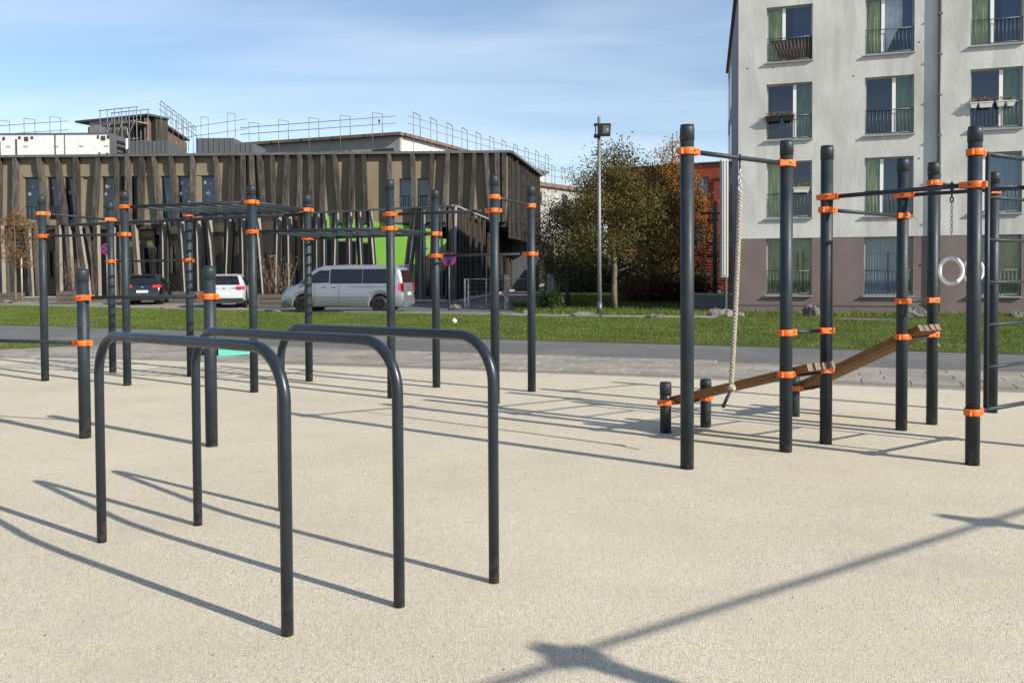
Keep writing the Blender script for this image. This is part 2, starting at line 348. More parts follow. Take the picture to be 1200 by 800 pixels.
# grass sheets and blades
mg = mat('lawn_soil', (0.050, 0.066, 0.016), 0.95, c2=(0.092, 0.112, 0.028), scale=1.2, extra=((0.125, 0.118, 0.042), 7, .55, .75, (1, 1, 1)), bump=.02, bscale=30, spec=.15)
M['lawn'] = mg
lawn = strip(L_gb, L_ga, 0.010, XS); struct('lawn', lawn, 'lawn')
wedge = [gp(-260, 399, .012), gp(-260, 414, .012), gp(0, 408.6, .012), gp(60, 406, .012), gp(112, 403.6, .012), gp(0, 402.2, .012)]
mb = MB(); mb.poly(wedge); struct('lawn_wedge', mb, 'lawn')
back = [gp(628, 369.4, .012), gp(1500, 372.5, .012), Vector((60, 27.5, .012)), Vector((60, 33, .012)), Vector((14, 33, .012)), Vector((9.4, 42, .012)), Vector((9.4, 60, .012)), Vector((2.5, 60, .012)), gp(660, 356, .012), gp(600, 363.5, .012)]
mb = MB(); mb.poly(back); struct('back_lawn', mb, 'lawn')
M['blade'] = leafmat('grass_blades', [(0.045, 0.075, 0.010), (0.082, 0.128, 0.017), (0.130, 0.175, 0.030), (0.20, 0.205, 0.060)], .3)
def blades(polys, n, hmin, hmax, w, name, z=.008, clump=0):
    V = []; per = 0
    areas = []
    for P in polys:
        A = np.array([(p.x, p.y) for p in P]); x, y = A[:, 0], A[:, 1]
        areas.append(abs(np.dot(x, np.roll(y, 1)) - np.dot(y, np.roll(x, 1))) / 2)
    tot = sum(areas); pts = []
    for P, ar in zip(polys, areas):
        A = np.array([(p.x, p.y) for p in P]); lo = A.min(0); hi = A.max(0); k = int(n * ar / tot); got = 0
        while got < k:
            q = lo + rng.random((k * 2, 2)) * (hi - lo); ins = np.zeros(len(q), bool)
            for i in range(len(A)):
                x1, y1 = A[i]; x2, y2 = A[i - 1]
                c = ((y1 > q[:, 1]) != (y2 > q[:, 1])) & (q[:, 0] < (x2 - x1) * (q[:, 1] - y1) / (y2 - y1 + 1e-12) + x1)
                ins ^= c
            q = q[ins][:k - got]; got += len(q); pts.append(q)
    q = np.concatenate(pts); n = len(q)
    tone = 0.5 + 0.22 * np.sin(q[:, 0] * 1.9 + 2 * np.sin(q[:, 1] * 1.3)) * np.sin(q[:, 1] * 2.3 + q[:, 0] * .4) + rng.normal(0, .2, n)
    hh = rng.uniform(hmin, hmax, n) * (1 + .3 * np.sin(q[:, 0] * 3.1) * np.sin(q[:, 1] * 2.7)); th = rng.uniform(0, math.pi, n); lean = rng.normal(0, .35, (n, 2)) * hh[:, None]
    v = np.zeros((n, 3, 3)); dx = np.cos(th) * w / 2; dy = np.sin(th) * w / 2
    v[:, 0, 0] = q[:, 0] - dx; v[:, 0, 1] = q[:, 1] - dy; v[:, 0, 2] = z
    v[:, 1, 0] = q[:, 0] + dx; v[:, 1, 1] = q[:, 1] + dy; v[:, 1, 2] = z
    v[:, 2, 0] = q[:, 0] + lean[:, 0]; v[:, 2, 1] = q[:, 1] + lean[:, 1]; v[:, 2, 2] = z + hh
    return soup(name, v, np.clip(tone, 0, 1), M['blade'])
def soup(name, v, tone, material, parent=None, origin=(0, 0, 0)):     # v: n x k x 3 faces
    n, k = v.shape[:2]; me = bpy.data.meshes.new(name)
    me.vertices.add(n * k); me.vertices.foreach_set('co', (v - np.array(origin)).reshape(-1))
    me.loops.add(n * k); me.loops.foreach_set('vertex_index', np.arange(n * k))
    me.polygons.add(n); me.polygons.foreach_set('loop_start', np.arange(n) * k); me.polygons.foreach_set('loop_total', np.full(n, k))
    at = me.attributes.new('leafv', 'FLOAT', 'POINT'); at.data.foreach_set('value', np.repeat(tone, k).astype(np.float32))
    me.materials.append(material); me.update(calc_edges=True)
    return _link(bpy.data.objects.new(name, me), parent, origin)
XG = list(range(-60, 1281, 60))
fl = [gp(x, yl(L_gb, x)) for x in XG] + [gp(x, yl(L_ga, x) - .2) for x in XG[::-1]]
tag(blades([fl], 260000, .02, .055, .016, 'grass'), 'short mown green grass of the lawn beyond the path', 'grass', kind='stuff')
tag(blades([back[:1] + [gp(1290, 372.5), Vector((22, 27.4, 0)), Vector((19, 33, 0))] + back[4:]], 60000, .05, .16, .03, 'rough_grass'), 'longer rough grass under the trees and by the wall', 'grass', kind='stuff')
tag(blades([[v for v in wedge]], 9000, .02, .05, .014, 'grass_wedge'), 'small wedge of grass beside the path at far left', 'grass', kind='stuff')
# concrete edging lines in the lawn
mb = MB()
for x0, x1, y0, y1 in ((600, 700, 369.2, 370.4), (706, 838, 370.6, 371.8), (985, 1055, 374.3, 376)):
    mb.beam(gp(x0, y0, .03), gp(x1, y1, .03), .10, .08)
struct('lawn_kerb', mb, 'concrete_edge')
mb = MB()
for i in range(len(XS) - 1):
    if XS[i + 1] <= 620: mb.beam(gp(XS[i], yl(L_gb, XS[i]), .03), gp(XS[i + 1], yl(L_gb, XS[i + 1]), .03), .12, .09)
struct('road_kerb', mb, 'concrete_edge')
# lighter gravel footway in front of the wooden building
mb = MB(); mb.poly([gp(-260, 352, .0), gp(0, 357, 0), gp(170, 360.6, 0), gp(300, 363, 0), gp(300, 357.5, 0), gp(0, 352.5, 0), gp(-260, 349, 0)]); struct('verge', mb, 'earth')

# litter specks on the beige surface
lm = MB()
for _ in range(75):
    x, y = random.uniform(0, 1200), random.uniform(470, 798); p = gp(x, y, .0065); s_ = random.uniform(.002, .0055); a_ = random.uniform(0, 3)
    lm.add([p + Vector((math.cos(a_ + t) * s_ * random.uniform(.6, 1.4), math.sin(a_ + t) * s_ * random.uniform(.6, 1.4), 0)) for t in (0, 1.3, 2.5, 3.8, 5)] + [p + Vector((0, 0, s_ * .8))], [(0, 1, 5), (1, 2, 5), (2, 3, 5), (3, 4, 5), (4, 0, 5)])
tag(part('crumbs', lm, mat('dark_crumb', (0.03, .025, .02), .8)), 'dark crumbs and leaf bits scattered over the beige surface', 'litter', kind='stuff')

def leaves(n, fn, name, label, size):
    V = []
    for _ in range(n):
        p = fn(); a_ = random.uniform(0, 6.3); s_ = size * random.uniform(.5, 1.2); d = Vector((math.cos(a_), math.sin(a_), random.uniform(-.2, .3))) * s_; e = Vector((-math.sin(a_), math.cos(a_), random.uniform(-.3, .4))) * s_ * .6
        p = p + Vector((0, 0, s_ * .35)); V.append([p - d, p - e, p + d, p + e])
    tag(soup(name, np.array([[tuple(q) for q in v] for v in V]), rng.random(n), M['litterleaf']), label, 'fallen leaves', kind='stuff')
M['litterleaf'] = leafmat('fallen_leaf', [(.10, .05, .02), (.22, .12, .04), (.34, .22, .07)], .1)
def _lp():
    x = random.uniform(0, 1200); return gp(x, yl(L_ap, x) + random.random() ** 2 * 22 - 3, .02)
leaves(260, _lp, 'fallen_leaf', 'small dry leaves blown along the paving strip', .022)
def _ll():
    x = random.uniform(0, 1200); a, b_ = yl(L_gb, x), yl(L_ga, x); return gp(x, a + (b_ - a) * random.random(), .05)
leaves(220, _ll, 'lawn_leaf', 'fallen brown leaves scattered over the lawn', .04)

# ------------------------------------------------------------------ calisthenics rigs
PR = 0.0525
def clamp_mesh():
    m = MB(); r0, r1, h = PR + .001, PR + .0125, .027
    m.lathe([(r0, -h), (r1 - .003, -h), (r1, -h + .004), (r1, h - .004), (r1 - .003, h), (r0, h)], n=28)
    m.box((r1 + .018, 0, 0), (.052, .060, .050)); m.box((-r1 - .006, 0, 0), (.030, .052, .044))
    for sy in (-1, 1):
        m.add([(r1 * .35 + .0, sy * (r1 - .002), z) for z in (-.02, .02)] + [(r1 + .030, sy * .031, z) for z in (-.02, .02)] + [(r1 * .35, sy * (r1 - .02), z) for z in (-.02, .02)], [(0, 1, 3, 2), (0, 2, 4), (1, 5, 3)])
    return m
cmb = clamp_mesh(); bo = MB()
for sy in (-1, 1):
    bo.path([(PR + .030, sy * .0295, 0), (PR + .030, sy * .0330, 0)], .010, 10); None
for a_ in (R(68), R(-68)):
    d_ = Vector((math.cos(a_), math.sin(a_), 0)); bo.box(d_ * (PR + .0125), (.004, .024, .013), rz=a_)
cmb.add(bo.v, bo.f, 1); cmb.sm[-len(bo.f):] = bo.sm; cm = cmb.mesh('clamp', ['orange', 'bolt'])
capm = MB(); rc = PR + .0035
capm.lathe([(PR, -.125), (rc, -.125), (rc, -.036), (rc - .002, -.026), (rc - .007, -.016), (rc - .014, -.008), (rc - .024, -.002), (rc - .036, 0.001), (.0, .003)], n=28)
capme = capm.mesh('post_cap', 'cap')
class Rig:
    def __init__(s, name, origin, label, cat):
        s.root = empty(name, origin, label, cat); s.p = {}; s.o = {}
    def post(s, key, x, yf, yt=None, P=None, h=None, sub=None):
        if P is None:
            P = gp(x, yf); P = P + Vector((P.x, P.y, 0)).normalized() * PR * .9
        P = XY(P)
        if h is None: h = hz(P, yt)
        m = MB(); m.path([P + Vector((0, 0, -.01)), P + Vector((0, 0, h - .005))], PR, 28)
        o = part('post', m, 'steel', s.root, P); s.p[key] = P; s.o[key] = o
        inst('cap', capme, o, P + Vector((0, 0, h))); return P
    def clamp(s, key, z, d):
        P = s.p[key] + Vector((0, 0, z)); rz = math.atan2(d.y, d.x)
        c = inst('clamp', cm, s.o[key], P, rz)
        return c
    def bar(s, a, ya, b, yb, r=.018, name='bar', za=None, zb=None):
        za = hz(s.p[a], ya) if za is None else za; zb = hz(s.p[b], yb) if zb is None else zb
        d = (s.p[b] - s.p[a]).normalized(); s.clamp(a, za, d); s.clamp(b, zb, -d)
        A = s.p[a] + Vector((0, 0, za)) + d * (PR + .02); B = s.p[b] + Vector((0, 0, zb)) - d * (PR + .02)
        m = MB(); m.tube(A, B, r, 16); part(name, m, 'steel', s.root, A); return A, B

rr = Rig('climbing_rig', XY(gp(967, 521)), 'tall dark steel climbing rig at right with orange clamps, ladder and two timber ramps', 'climbing frame')
for k, x, yf, yt in (('A', 805.2, 551, 145.8), ('B', 920.7, 531, 164.2), ('C', 967.7, 521.7, 170.4), ('D', 1056.2, 505.5, 185.4), ('E', 1091.9, 498.5, 190), ('F', 1139.4, 546.5, 147.8), ('G', 1162.5, 484.5, 201.2),
                     ('S3', 780, 508.5, 447), ('S4', 827, 502, 443.5), ('S5', 931, 489, 441)): rr.post(k, x, yf, yt)
rr.post('H', 0, 0, P=rr.p['D'] + rr.p['F'] - rr.p['C'], h=2.66)
rr.post('S6', 0, 0, P=rr.p['S5'] + (rr.p['E'] - rr.p['D']), h=.46)
AB = rr.bar('A', 177.5, 'B', 191.8, .019)
CF = rr.bar('C', 231, 'F', 216.5, .019)
rr.bar('C', 246, 'D', 253, .017)
zH = hz(rr.p['D'], 229)
DH = rr.bar('D', 0, 'H', 0, .018, za=zH, zb=zH)
rr.bar('E', 214.5, 'G', 224.5, .017)
rr.bar('B', 389.6, 'C', 387, .016)
rr.bar('D', 352.7, 'E', 351.6, .016)
# ladder F - H
zt_, zb_ = hz(rr.p['F'], 178.7), hz(rr.p['F'], 482.5)
rr.bar('F', 0, 'H', 0, .018, za=zt_, zb=zt_); rr.bar('F', 0, 'H', 0, .018, za=zb_, zb=zb_)
dFH = (rr.p['H'] - rr.p['F']).normalized(); st = []
for q, base, sg in ((0, 'F', 1), (1, 'H', -1)):
    Pst = rr.p[base] + dFH * sg * .19; st.append(Pst); m = MB(); m.tube(Pst + Vector((0, 0, zb_)), Pst + Vector((0, 0, zt_)), .019, 16); part('ladder_stile', m, 'steel', rr.root, Pst)
for i in range(1, 6):
    z = zb_ + (zt_ - zb_) * i / 6; m = MB(); m.tube(st[0] + Vector((0, 0, z)), st[1] + Vector((0, 0, z)), .0145, 14); part('ladder_rung', m, 'steel', rr.root, st[0] + Vector((0, 0, z)))
# timber ramps
def ramp(lo1, lo2, hi1, hi2, zlo, zhi, over_lo, over_hi):
    a = (rr.p[lo1] + rr.p[lo2]) / 2 + Vector((0, 0, zlo)); b = (rr.p[hi1] + rr.p[hi2]) / 2 + Vector((0, 0, zhi)); d = (b - a).normalized()
    side = (rr.p[hi2] - rr.p[hi1]).normalized(); A = a - d * over_lo; B = b + d * over_hi; up = side.cross(d).normalized()
    if up.z < 0: up = -up
    for i in range(4):
        off = side * ((i - 1.5) * .101); m = MB(); j = up * random.uniform(-.003, .003)
        m.beam(A + off + j, B + off + j + d * random.uniform(-.004, .004), .0995, .062, up, 0, 1); part('plank', m, ['timber', 'timber_end'], rr.root, A + off)
    for P, z in ((rr.p[lo1], zlo), (rr.p[hi1], zhi)):
        m = MB(); q = XY(P) + Vector((0, 0, z - .045)) - up * 0; m.beam(q + side * .05, q + side * ((rr.p[hi2] - rr.p[hi1]).length - .05), .05, .012); part('ramp_bracket', m, 'steel', rr.root, q)
    for k, z in ((lo1, zlo), (lo2, zlo), (hi1, zhi), (hi2, zhi)): rr.clamp(k, z - .02, side if k in (lo1, hi1) else -side)
zA = hz(rr.p['S3'], 468.5); zB = hz(rr.p['B'], 435.5)
ramp('S3', 'S4', 'B', 'C', zA, zB, .06, .14)
zA2 = hz(rr.p['S5'], 452); zB2 = hz(rr.p['D'], 392)
ramp('S5', 'S6', 'D', 'E', zA2, zB2, .12, .13)

# rope
rp0 = AB[0] + (AB[1] - AB[0]) * .52
def onbar(A, B, px):
    for i in range(101):
        p = A + (B - A) * i / 100; d = p - Vector((0, 0, H)); x = PCX + FPX * d.dot(Rv) / d.dot(Fv)
        if x >= px: return p
    return B
rp0 = onbar(*AB, 867)
t = empty('climbing_rope', rp0, 'thick pale climbing rope with a knot, hanging in front of the timber ramp', 'rope')
m = MB(); n = 24; m.path([rp0 + Vector((0, math.cos(a_) * .026, math.sin(a_) * .026)) for a_ in [2 * math.pi * i / n for i in range(n + 1)]], .006, 8, caps=False)
zz = hz(rp0, 199); zz2 = hz(rp0, 224)
m.path([rp0 + Vector((0, 0, -.024)), XY(rp0, zz)], .007, 8); part('shackle', m, 'black', t)
m = MB()
for i in range(4):
    zc = zz + (zz2 - zz) * (i + .4) / 4; ax = Vector((1, 0, 0)) if i % 2 else Vector((0, 1, 0))
    m.path([XY(rp0, zc) + ax * math.cos(a_) * .014 + Vector((0, 0, math.sin(a_) * .026)) for a_ in [2 * math.pi * k / 14 for k in range(15)]], .0045, 8, caps=False)
part('chain_link', m, 'chain', t)
bot = pt(857, 449, rp0.y)
def cl(u): return Vector((rp0.x + (bot.x - rp0.x) * (u * .55 + .45 * u * u), rp0.y, zz2 + (bot.z - zz2) * u))
for s_ in range(3):
    N = 520; pts = []
    for i in range(N + 1):
        u = i / N; a_ = u * (zz2 - bot.z) / .085 * 2 * math.pi + s_ * 2.094; c = cl(u); pts.append(c + Vector((math.cos(a_) * .0105, math.sin(a_) * .0105, 0)))
    m = MB(); m.path(pts, .0108, 7); part('rope_strand', m, 'rope', t)
m = MB(); kc = pt(857.5, 454.5, rp0.y)
for j in range(3):
    tilt = Matrix.Rotation(j * 1.05, 3, 'Y') @ Matrix.Rotation(.8 * j, 3, 'X')
    m.path([kc + tilt @ Vector((math.cos(a_) * .022, math.sin(a_) * .022, .006 * math.sin(2 * a_))) for a_ in [2 * math.pi * k / 20 for k in range(21)]], .0125, 9, caps=False)
part('knot', m, 'rope', t)
m = MB(); m.path([kc + Vector((-.004, -.012, -.01)), pt(852, 466, rp0.y - .02), pt(847, 477.5, rp0.y - .03)], [.013, .0135, .0135], 12); part('rope_end', m, 'black', t)

# rings
def ring(name, A, B, px, label, rot, cy=317.3, rad=.101):
    p = onbar(A, B, px); t = empty(name, p, label, 'gymnastic ring', 'pair of gymnastic rings')
    zc = hz(p, cy); m = MB(); ax = Vector((math.cos(rot), math.sin(rot), 0))
    m.path([XY(p, zc) + ax * math.cos(a_) * rad + Vector((0, 0, math.sin(a_) * rad)) for a_ in [2 * math.pi * k / 40 for k in range(41)]], .0155, 12, caps=False); part('hoop', m, 'white', t)
    m = MB(); ztop = p.z - .13; zl = zc + rad + .012; N = int((ztop - zl) / .028)
    for i in range(N):
        zc2 = zl + (i + .5) * (ztop - zl) / N; ax2 = Vector((1, 0, 0)) if i % 2 else Vector((0, 1, 0))
        m.path([XY(p, zc2) + ax2 * math.cos(a_) * .009 + Vector((0, 0, math.sin(a_) * .019)) for a_ in [2 * math.pi * k / 10 for k in range(11)]], .0032, 6, caps=False)
    part('chain', m, 'chain', t)
    m = MB(); bd = (B - A).normalized(); pd = Vector((-bd.y, bd.x, 0))
    m.path([p + pd * math.cos(a_) * .029 + Vector((0, 0, math.sin(a_) * .029)) for a_ in [2 * math.pi * k / 18 for k in range(19)]], .008, 8, caps=False)
    m.path([p + Vector((0, 0, -.03)), p + Vector((0, 0, -.085))], .0075, 8)
    m.path([p + Vector((0, 0, -.105)) + Vector((math.cos(a_) * .013, 0, math.sin(a_) * .02)) for a_ in [2 * math.pi * k / 12 for k in range(13)]], .006, 8, caps=False)
    part('hook', m, 'black', t)
ring('gymnastic_ring', *CF, 1115, 'white gymnastic ring on a chain, seen whole between two dark posts', R(10))
ring('gymnastic_ring', *DH, 1139.5, 'white gymnastic ring half hidden behind the thick right post', R(8))

# left rig
lr = Rig('pull_up_rig', XY(gp(298, 460)), 'long pull-up rig at left of ten tall dark posts with overhead ladders and orange clamps', 'climbing frame')
for k, x, yf, yt in (('1', 53, 447, 229), ('2', 132.3, 437.5, 237), ('3', 149.3, 452.5, 224), ('4', 223.5, 441.7, 233.7), ('5', 298, 460.5, 217), ('6', 362.4, 447.7, 228.3), ('7', 459, 467.5, 210.3), ('8', 511.5, 454.7, 222.5), ('9', 580.5, 473.8, 205.5), ('10', 623.2, 459.7, 217.8)): lr.post(k, x, yf, yt)
lr.bar('1', 250.3, '2', 257.3, .017); lr.bar('1', 276.8, '3', 274.6, .017); lr.bar('2', 306.4, '4', 305, .017)
r1 = lr.bar('3', 242.4, '5', 236.8, .022); r2 = lr.bar('4', 252, '6', 246.2, .022); lr.bar('5', 236.8, '6', 246.2, .018)
r3 = lr.bar('5', 271.6, '7', 267.7, .022); r4 = lr.bar('6', 279.3, '8', 274, .022); lr.bar('7', 267.7, '8', 274, .018)
lr.bar('7', 251.2, '9', 246.8, .018); lr.bar('9', 230.8, '10', 241.3, .017); lr.bar('8', 299.9, '10', 297.5, .017)
for (a, b), n in (((r1, r2), 7), ((r3, r4), 7)):
    for i in range(n):
        u = (i + .5) / n; A = a[0] + (a[1] - a[0]) * u; B = b[0] + (b[1] - b[0]) * u; m = MB(); m.tube(A, B, .0165, 12); part('ladder_rung', m, 'steel', lr.root, A)
dd = (lr.p['6'] - lr.p['2']).normalized(); nn = Vector((-dd.y, dd.x, 0))
if nn.y < 0: nn = -nn
m = MB(); A = XY(lr.p['2'] + nn * .09, hz(lr.p['2'], 261)); B = XY(lr.p['6'] + nn * .09 - dd * .05, hz(lr.p['6'], 250.6)); e = (B - A).normalized()
m.tube(A - e * .92, B, .024, 16); part('long_rail', m, 'steel_u', lr.root, A)
for k, yy in (('2', 261), ('4', 256.5), ('6', 250.6)):
    P = XY(lr.p[k], hz(lr.p[k], yy)); m = MB(); m.beam(P + nn * .04, P + nn * .1, .04, .04); part('rail_bracket', m, 'steel', lr.root, P)
# low bar with short posts
lb = Rig('low_pull_up_bar', XY(gp(100, 514)), 'low bar between short thick dark posts at left, orange clamps', 'exercise bar')
PRs = PR
lb.post('1', 100, 514.5, 314.5); lb.post('2', 248.2, 524.5, 311.4)
d_ = (lb.p['2'] - lb.p['1']); lb.post('0', 0, 0, P=lb.p['1'] - d_, h=1.6)
lb.bar('1', 348.8, '2', 347.4, .0175); z0 = hz(lb.p['1'], 401.6); lb.bar('1', 0, '0', 0, .0175, za=z0, zb=z0)

# U-shaped parallel bars
def ubar(f, r, label, hA=1.252, hB=1.228):
    A = gp(*f); B = gp(*r); A += Vector((A.x, A.y, 0)).normalized() * .02; B += Vector((B.x, B.y, 0)).normalized() * .02
    d = (B - A).normalized(); L = (B - A).length; pts = [A + Vector((0, 0, -.02))]; rad = .235
    for c, s_, hgt in ((A + d * rad, -1, hA), (B - d * rad, 1, hB)):
        seq = [R(a_) for a_ in range(0, 91, 6)]
        if s_ == 1: seq = seq[::-1]
        for a_ in seq: pts.append(c + d * s_ * math.cos(a_) * rad + Vector((0, 0, hgt - .026 - rad + math.sin(a_) * rad)))
    pts.append(B + Vector((0, 0, -.02)))
    t = empty('parallel_bar', XY(A), label, 'exercise bar', 'three bent steel bars in the foreground')
    m = MB(); m.path(pts, .0262, 24); part('bent_tube', m, 'steel_u', t)
ubar((337, 747), (119.5, 637), 'nearest of the three bent tube bars, its front leg closest to the camera')
ubar((468, 713.5), (232, 617), 'middle one of the three bent tube bars')
ubar((579, 685), (331, 600), 'rightmost and farthest of the three bent tube bars')

# off-frame pull-up frame whose shadow falls across the foreground
off = 2.52 / math.tan(SUN_EL); so = Vector((sdir.x, sdir.y, 0)).normalized()
s1, s2 = gp(1200, 598), gp(565, 800)
bd = (s1 - s2).normalized(); K1 = s1 + so * off; K2 = s2 + so * off
pf = Rig('unseen_tall_bar', XY(K1), 'unseen tall pull-up frame right of the camera whose bar casts the long foreground shadow', 'climbing frame')
tip = gp(1128, 611) + so * (2.66 / math.tan(SUN_EL)); tip2 = gp(672, 794) + so * (2.66 / math.tan(SUN_EL))
def online(P): return K1 + bd * (P - K1).dot(bd)
T1, T2 = online(tip), online(tip2)
pf.post('1', 0, 0, P=T1, h=2.66); pf.post('0', 0, 0, P=T1 + bd * 2.0, h=2.66); pf.post('2', 0, 0, P=T2, h=2.60); pf.post('3', 0, 0, P=T2 - bd * 2.1, h=2.66); pf.bar('2', 0, '3', 0, .0175, za=2.50, zb=2.50)
pf.bar('1', 0, '2', 0, .0175, za=2.52, zb=2.52); pf.bar('1', 0, '0', 0, .0175, za=2.52, zb=2.52)
# invented lump out of view, shaped to cast the dark blob on the ground
m = MB(); C0 = XY(T2, 2.50); 
for i, (du, dz_, rx, rz_) in enumerate(((.01, -.01, .065, .045), (-.05, .02, .045, .022), (.06, -.02, .045, .03), (.02, -.07, .040, .06), (-.085, -.02, .03, .018))):
    c = C0 + bd * du + Vector((0, 0, dz_)); prof = [(0.001 + math.sin(math.pi * k / 8) * rx, -math.cos(math.pi * k / 8) * rz_) for k in range(9)]; m.lathe(prof, c, 14)
tag(part('shadow_lump', m, mat('shadow_lump_dark', (.03, .03, .035), .9), None, C0), 'made-up dark lump on the unseen tall bar, added to cast the foreground shadow blob', 'shadow_lump')
# ------------------------------------------------------------------ more materials
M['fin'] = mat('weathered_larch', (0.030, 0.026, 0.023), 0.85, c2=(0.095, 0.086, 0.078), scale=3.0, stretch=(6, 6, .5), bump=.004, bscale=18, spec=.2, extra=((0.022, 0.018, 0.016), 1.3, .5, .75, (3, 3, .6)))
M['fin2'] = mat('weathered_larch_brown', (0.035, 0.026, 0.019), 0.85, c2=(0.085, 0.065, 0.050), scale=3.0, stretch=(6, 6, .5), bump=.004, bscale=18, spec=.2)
M['tan'] = mat('tan_render', (0.180, 0.150, 0.106), 0.9, c2=(0.215, 0.182, 0.13), scale=1.3, stretch=(1, 1, .4), spec=.2)
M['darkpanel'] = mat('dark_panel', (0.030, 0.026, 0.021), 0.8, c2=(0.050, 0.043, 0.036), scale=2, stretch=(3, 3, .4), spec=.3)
M['darkframe'] = mat('dark_frame', (0.045, 0.042, 0.038), 0.5)
M['green'] = mat('lime_green_panel', (0.19, 0.40, 0.055), 0.6, c2=(0.165, 0.36, 0.05), scale=1)
M['zinc'] = mat('standing_seam_zinc', (0.085, 0.092, 0.10), 0.5, metal=.3, c2=(0.11, 0.117, 0.125), scale=2, stretch=(3, 3, .3))
M['flash'] = mat('roof_flashing', (0.15, 0.155, 0.155), 0.45, metal=.4, c2=(0.11, 0.115, 0.115), scale=4)
M['whitebox'] = mat('white_container_paint', (0.66, 0.66, 0.65), 0.5, c2=(0.58, 0.58, 0.57), scale=3)
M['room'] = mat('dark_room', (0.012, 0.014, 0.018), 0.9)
M['concrete'] = mat('painted_concrete', (0.47, 0.468, 0.44), 0.9, c2=(0.60, 0.597, 0.565), scale=1.1, detail=9, stretch=(1, 1, .55), bump=.006, bscale=9, spec=.2, extra=((0.38, 0.37, 0.34), 1.5, .52, .80, (1.6, 1.6, .22)))
M['plinth'] = mat('mauve_brown_render', (0.175, 0.135, 0.128), 0.9, c2=(0.205, 0.162, 0.153), scale=1.3, detail=8, spec=.2, bump=.004, bscale=14, extra=((0.16, 0.125, 0.112), 1.2, .55, .8, (1, 1, .4)))
M['sidewall'] = mat('concrete_shade_tone', (0.20, 0.205, 0.21), 0.8, c2=(0.25, 0.255, 0.26), scale=1.5)  # the block's concrete again, its shade put into a darker grey
M['winframe'] = mat('grey_window_frame', (0.30, 0.31, 0.30), 0.5, c2=(0.34, 0.35, 0.34), scale=3)
M['mullion'] = mat('white_window_post', (0.80, 0.80, 0.77), 0.5)
M['rail'] = mat('railing_steel', (0.10, 0.115, 0.13), 0.45, metal=.5)
M['sill'] = mat('zinc_sill', (0.34, 0.345, 0.34), 0.45, metal=.3)
M['curtain_green'] = mat('green_curtain', (0.30, 0.36, 0.06), 0.9, c2=(0.74, 0.74, 0.28), scale=2.5, stretch=(5, 5, .6))
M['curtain_dark'] = mat('dark_green_curtain', (0.10, 0.15, 0.045), 0.9, c2=(0.26, 0.34, 0.12), scale=2.5, stretch=(5, 5, .5))
M['curtain_blue'] = mat('blue_curtain', (0.17, 0.25, 0.38), 0.9, c2=(0.27, 0.36, 0.48), scale=2, stretch=(5, 5, .5))
M['curtain_navy'] = mat('navy_curtain', (0.022, 0.040, 0.11), 0.9, c2=(0.035, 0.06, 0.15), scale=2, stretch=(6, 6, .4))
M['curtain_white'] = mat('white_cloth', (0.92, 0.90, 0.90), 0.9, c2=(0.62, 0.62, 0.68), scale=2)
M['red'] = mat('red_render', (0.30, 0.046, 0.024), 0.85, c2=(0.34, 0.056, 0.030), scale=.8)
M['brown_edge'] = mat('brown_roof_edge', (0.10, 0.065, 0.05), 0.8, c2=(0.16, 0.11, 0.085), scale=2)
M['greybuild'] = mat('grey_cladding', (0.22, 0.215, 0.20), 0.85, c2=(0.29, 0.28, 0.26), scale=1.5)
M['scaffold'] = mat('scaffold_tube', (0.15, 0.155, 0.17), 0.55, metal=.2)
M['planterwood'] = mat('planter_boards', (0.060, 0.050, 0.042), 0.85, c2=(0.12, 0.10, 0.085), scale=4, stretch=(2, 2, 8))
M['bark'] = mat('tree_bark', (0.16, 0.135, 0.10), 0.9, c2=(0.09, 0.075, 0.055), scale=12, stretch=(2, 2, .5), bump=.01)
M['bark_dark'] = mat('dark_bark', (0.045, 0.036, 0.028), 0.9, c2=(0.07, 0.055, 0.04), scale=12, stretch=(2, 2, .5))
M['stake'] = mat('wooden_stake', (0.42, 0.36, 0.28), 0.8, c2=(0.30, 0.26, 0.20), scale=8)
M['signred'] = mat('sign_red', (0.34, 0.02, 0.03), 0.5); M['signblue'] = mat('sign_blue', (0.02, 0.025, 0.17), 0.5)
M['teal'] = mat('teal_cloth', (0.16, 0.62, 0.46), 0.7, c2=(0.13, 0.55, 0.41), scale=30)

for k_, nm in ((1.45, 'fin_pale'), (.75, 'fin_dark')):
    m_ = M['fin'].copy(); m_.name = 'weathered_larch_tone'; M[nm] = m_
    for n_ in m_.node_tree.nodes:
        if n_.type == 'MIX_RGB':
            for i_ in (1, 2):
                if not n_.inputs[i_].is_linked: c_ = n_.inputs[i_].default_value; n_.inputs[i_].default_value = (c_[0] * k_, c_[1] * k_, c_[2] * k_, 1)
def facade_frame(a, b, o=None):
    d = (XY(b) - XY(a)).normalized(); n = Vector((d.y, -d.x, 0))
    if n.y > 0: n = -n
    return XY(a), d, n                                  # n points to the viewer
def onplane(x, y, fr):
    A, d, n = fr; r_ = ray(x, y); c = Vector((0, 0, H)); t_ = (A - c).dot(n) / r_.dot(n); p = c + r_ * t_
    return (p - A).dot(d), p.z
def FP(fr, s, z, out=0.0): return fr[0] + fr[1] * s + fr[2] * out + Vector((0, 0, z))
def fbox(m, fr, s0, s1, z0, z1, o0, o1, mi=0):          # box in facade coordinates
    vs = [FP(fr, s, z, o) for s in (s0, s1) for o in (o0, o1) for z in (z0, z1)]
    m.add(vs, [(0, 1, 3, 2), (4, 6, 7, 5), (0, 4, 5, 1), (2, 3, 7, 6), (0, 2, 6, 4), (1, 5, 7, 3)], mi); return m
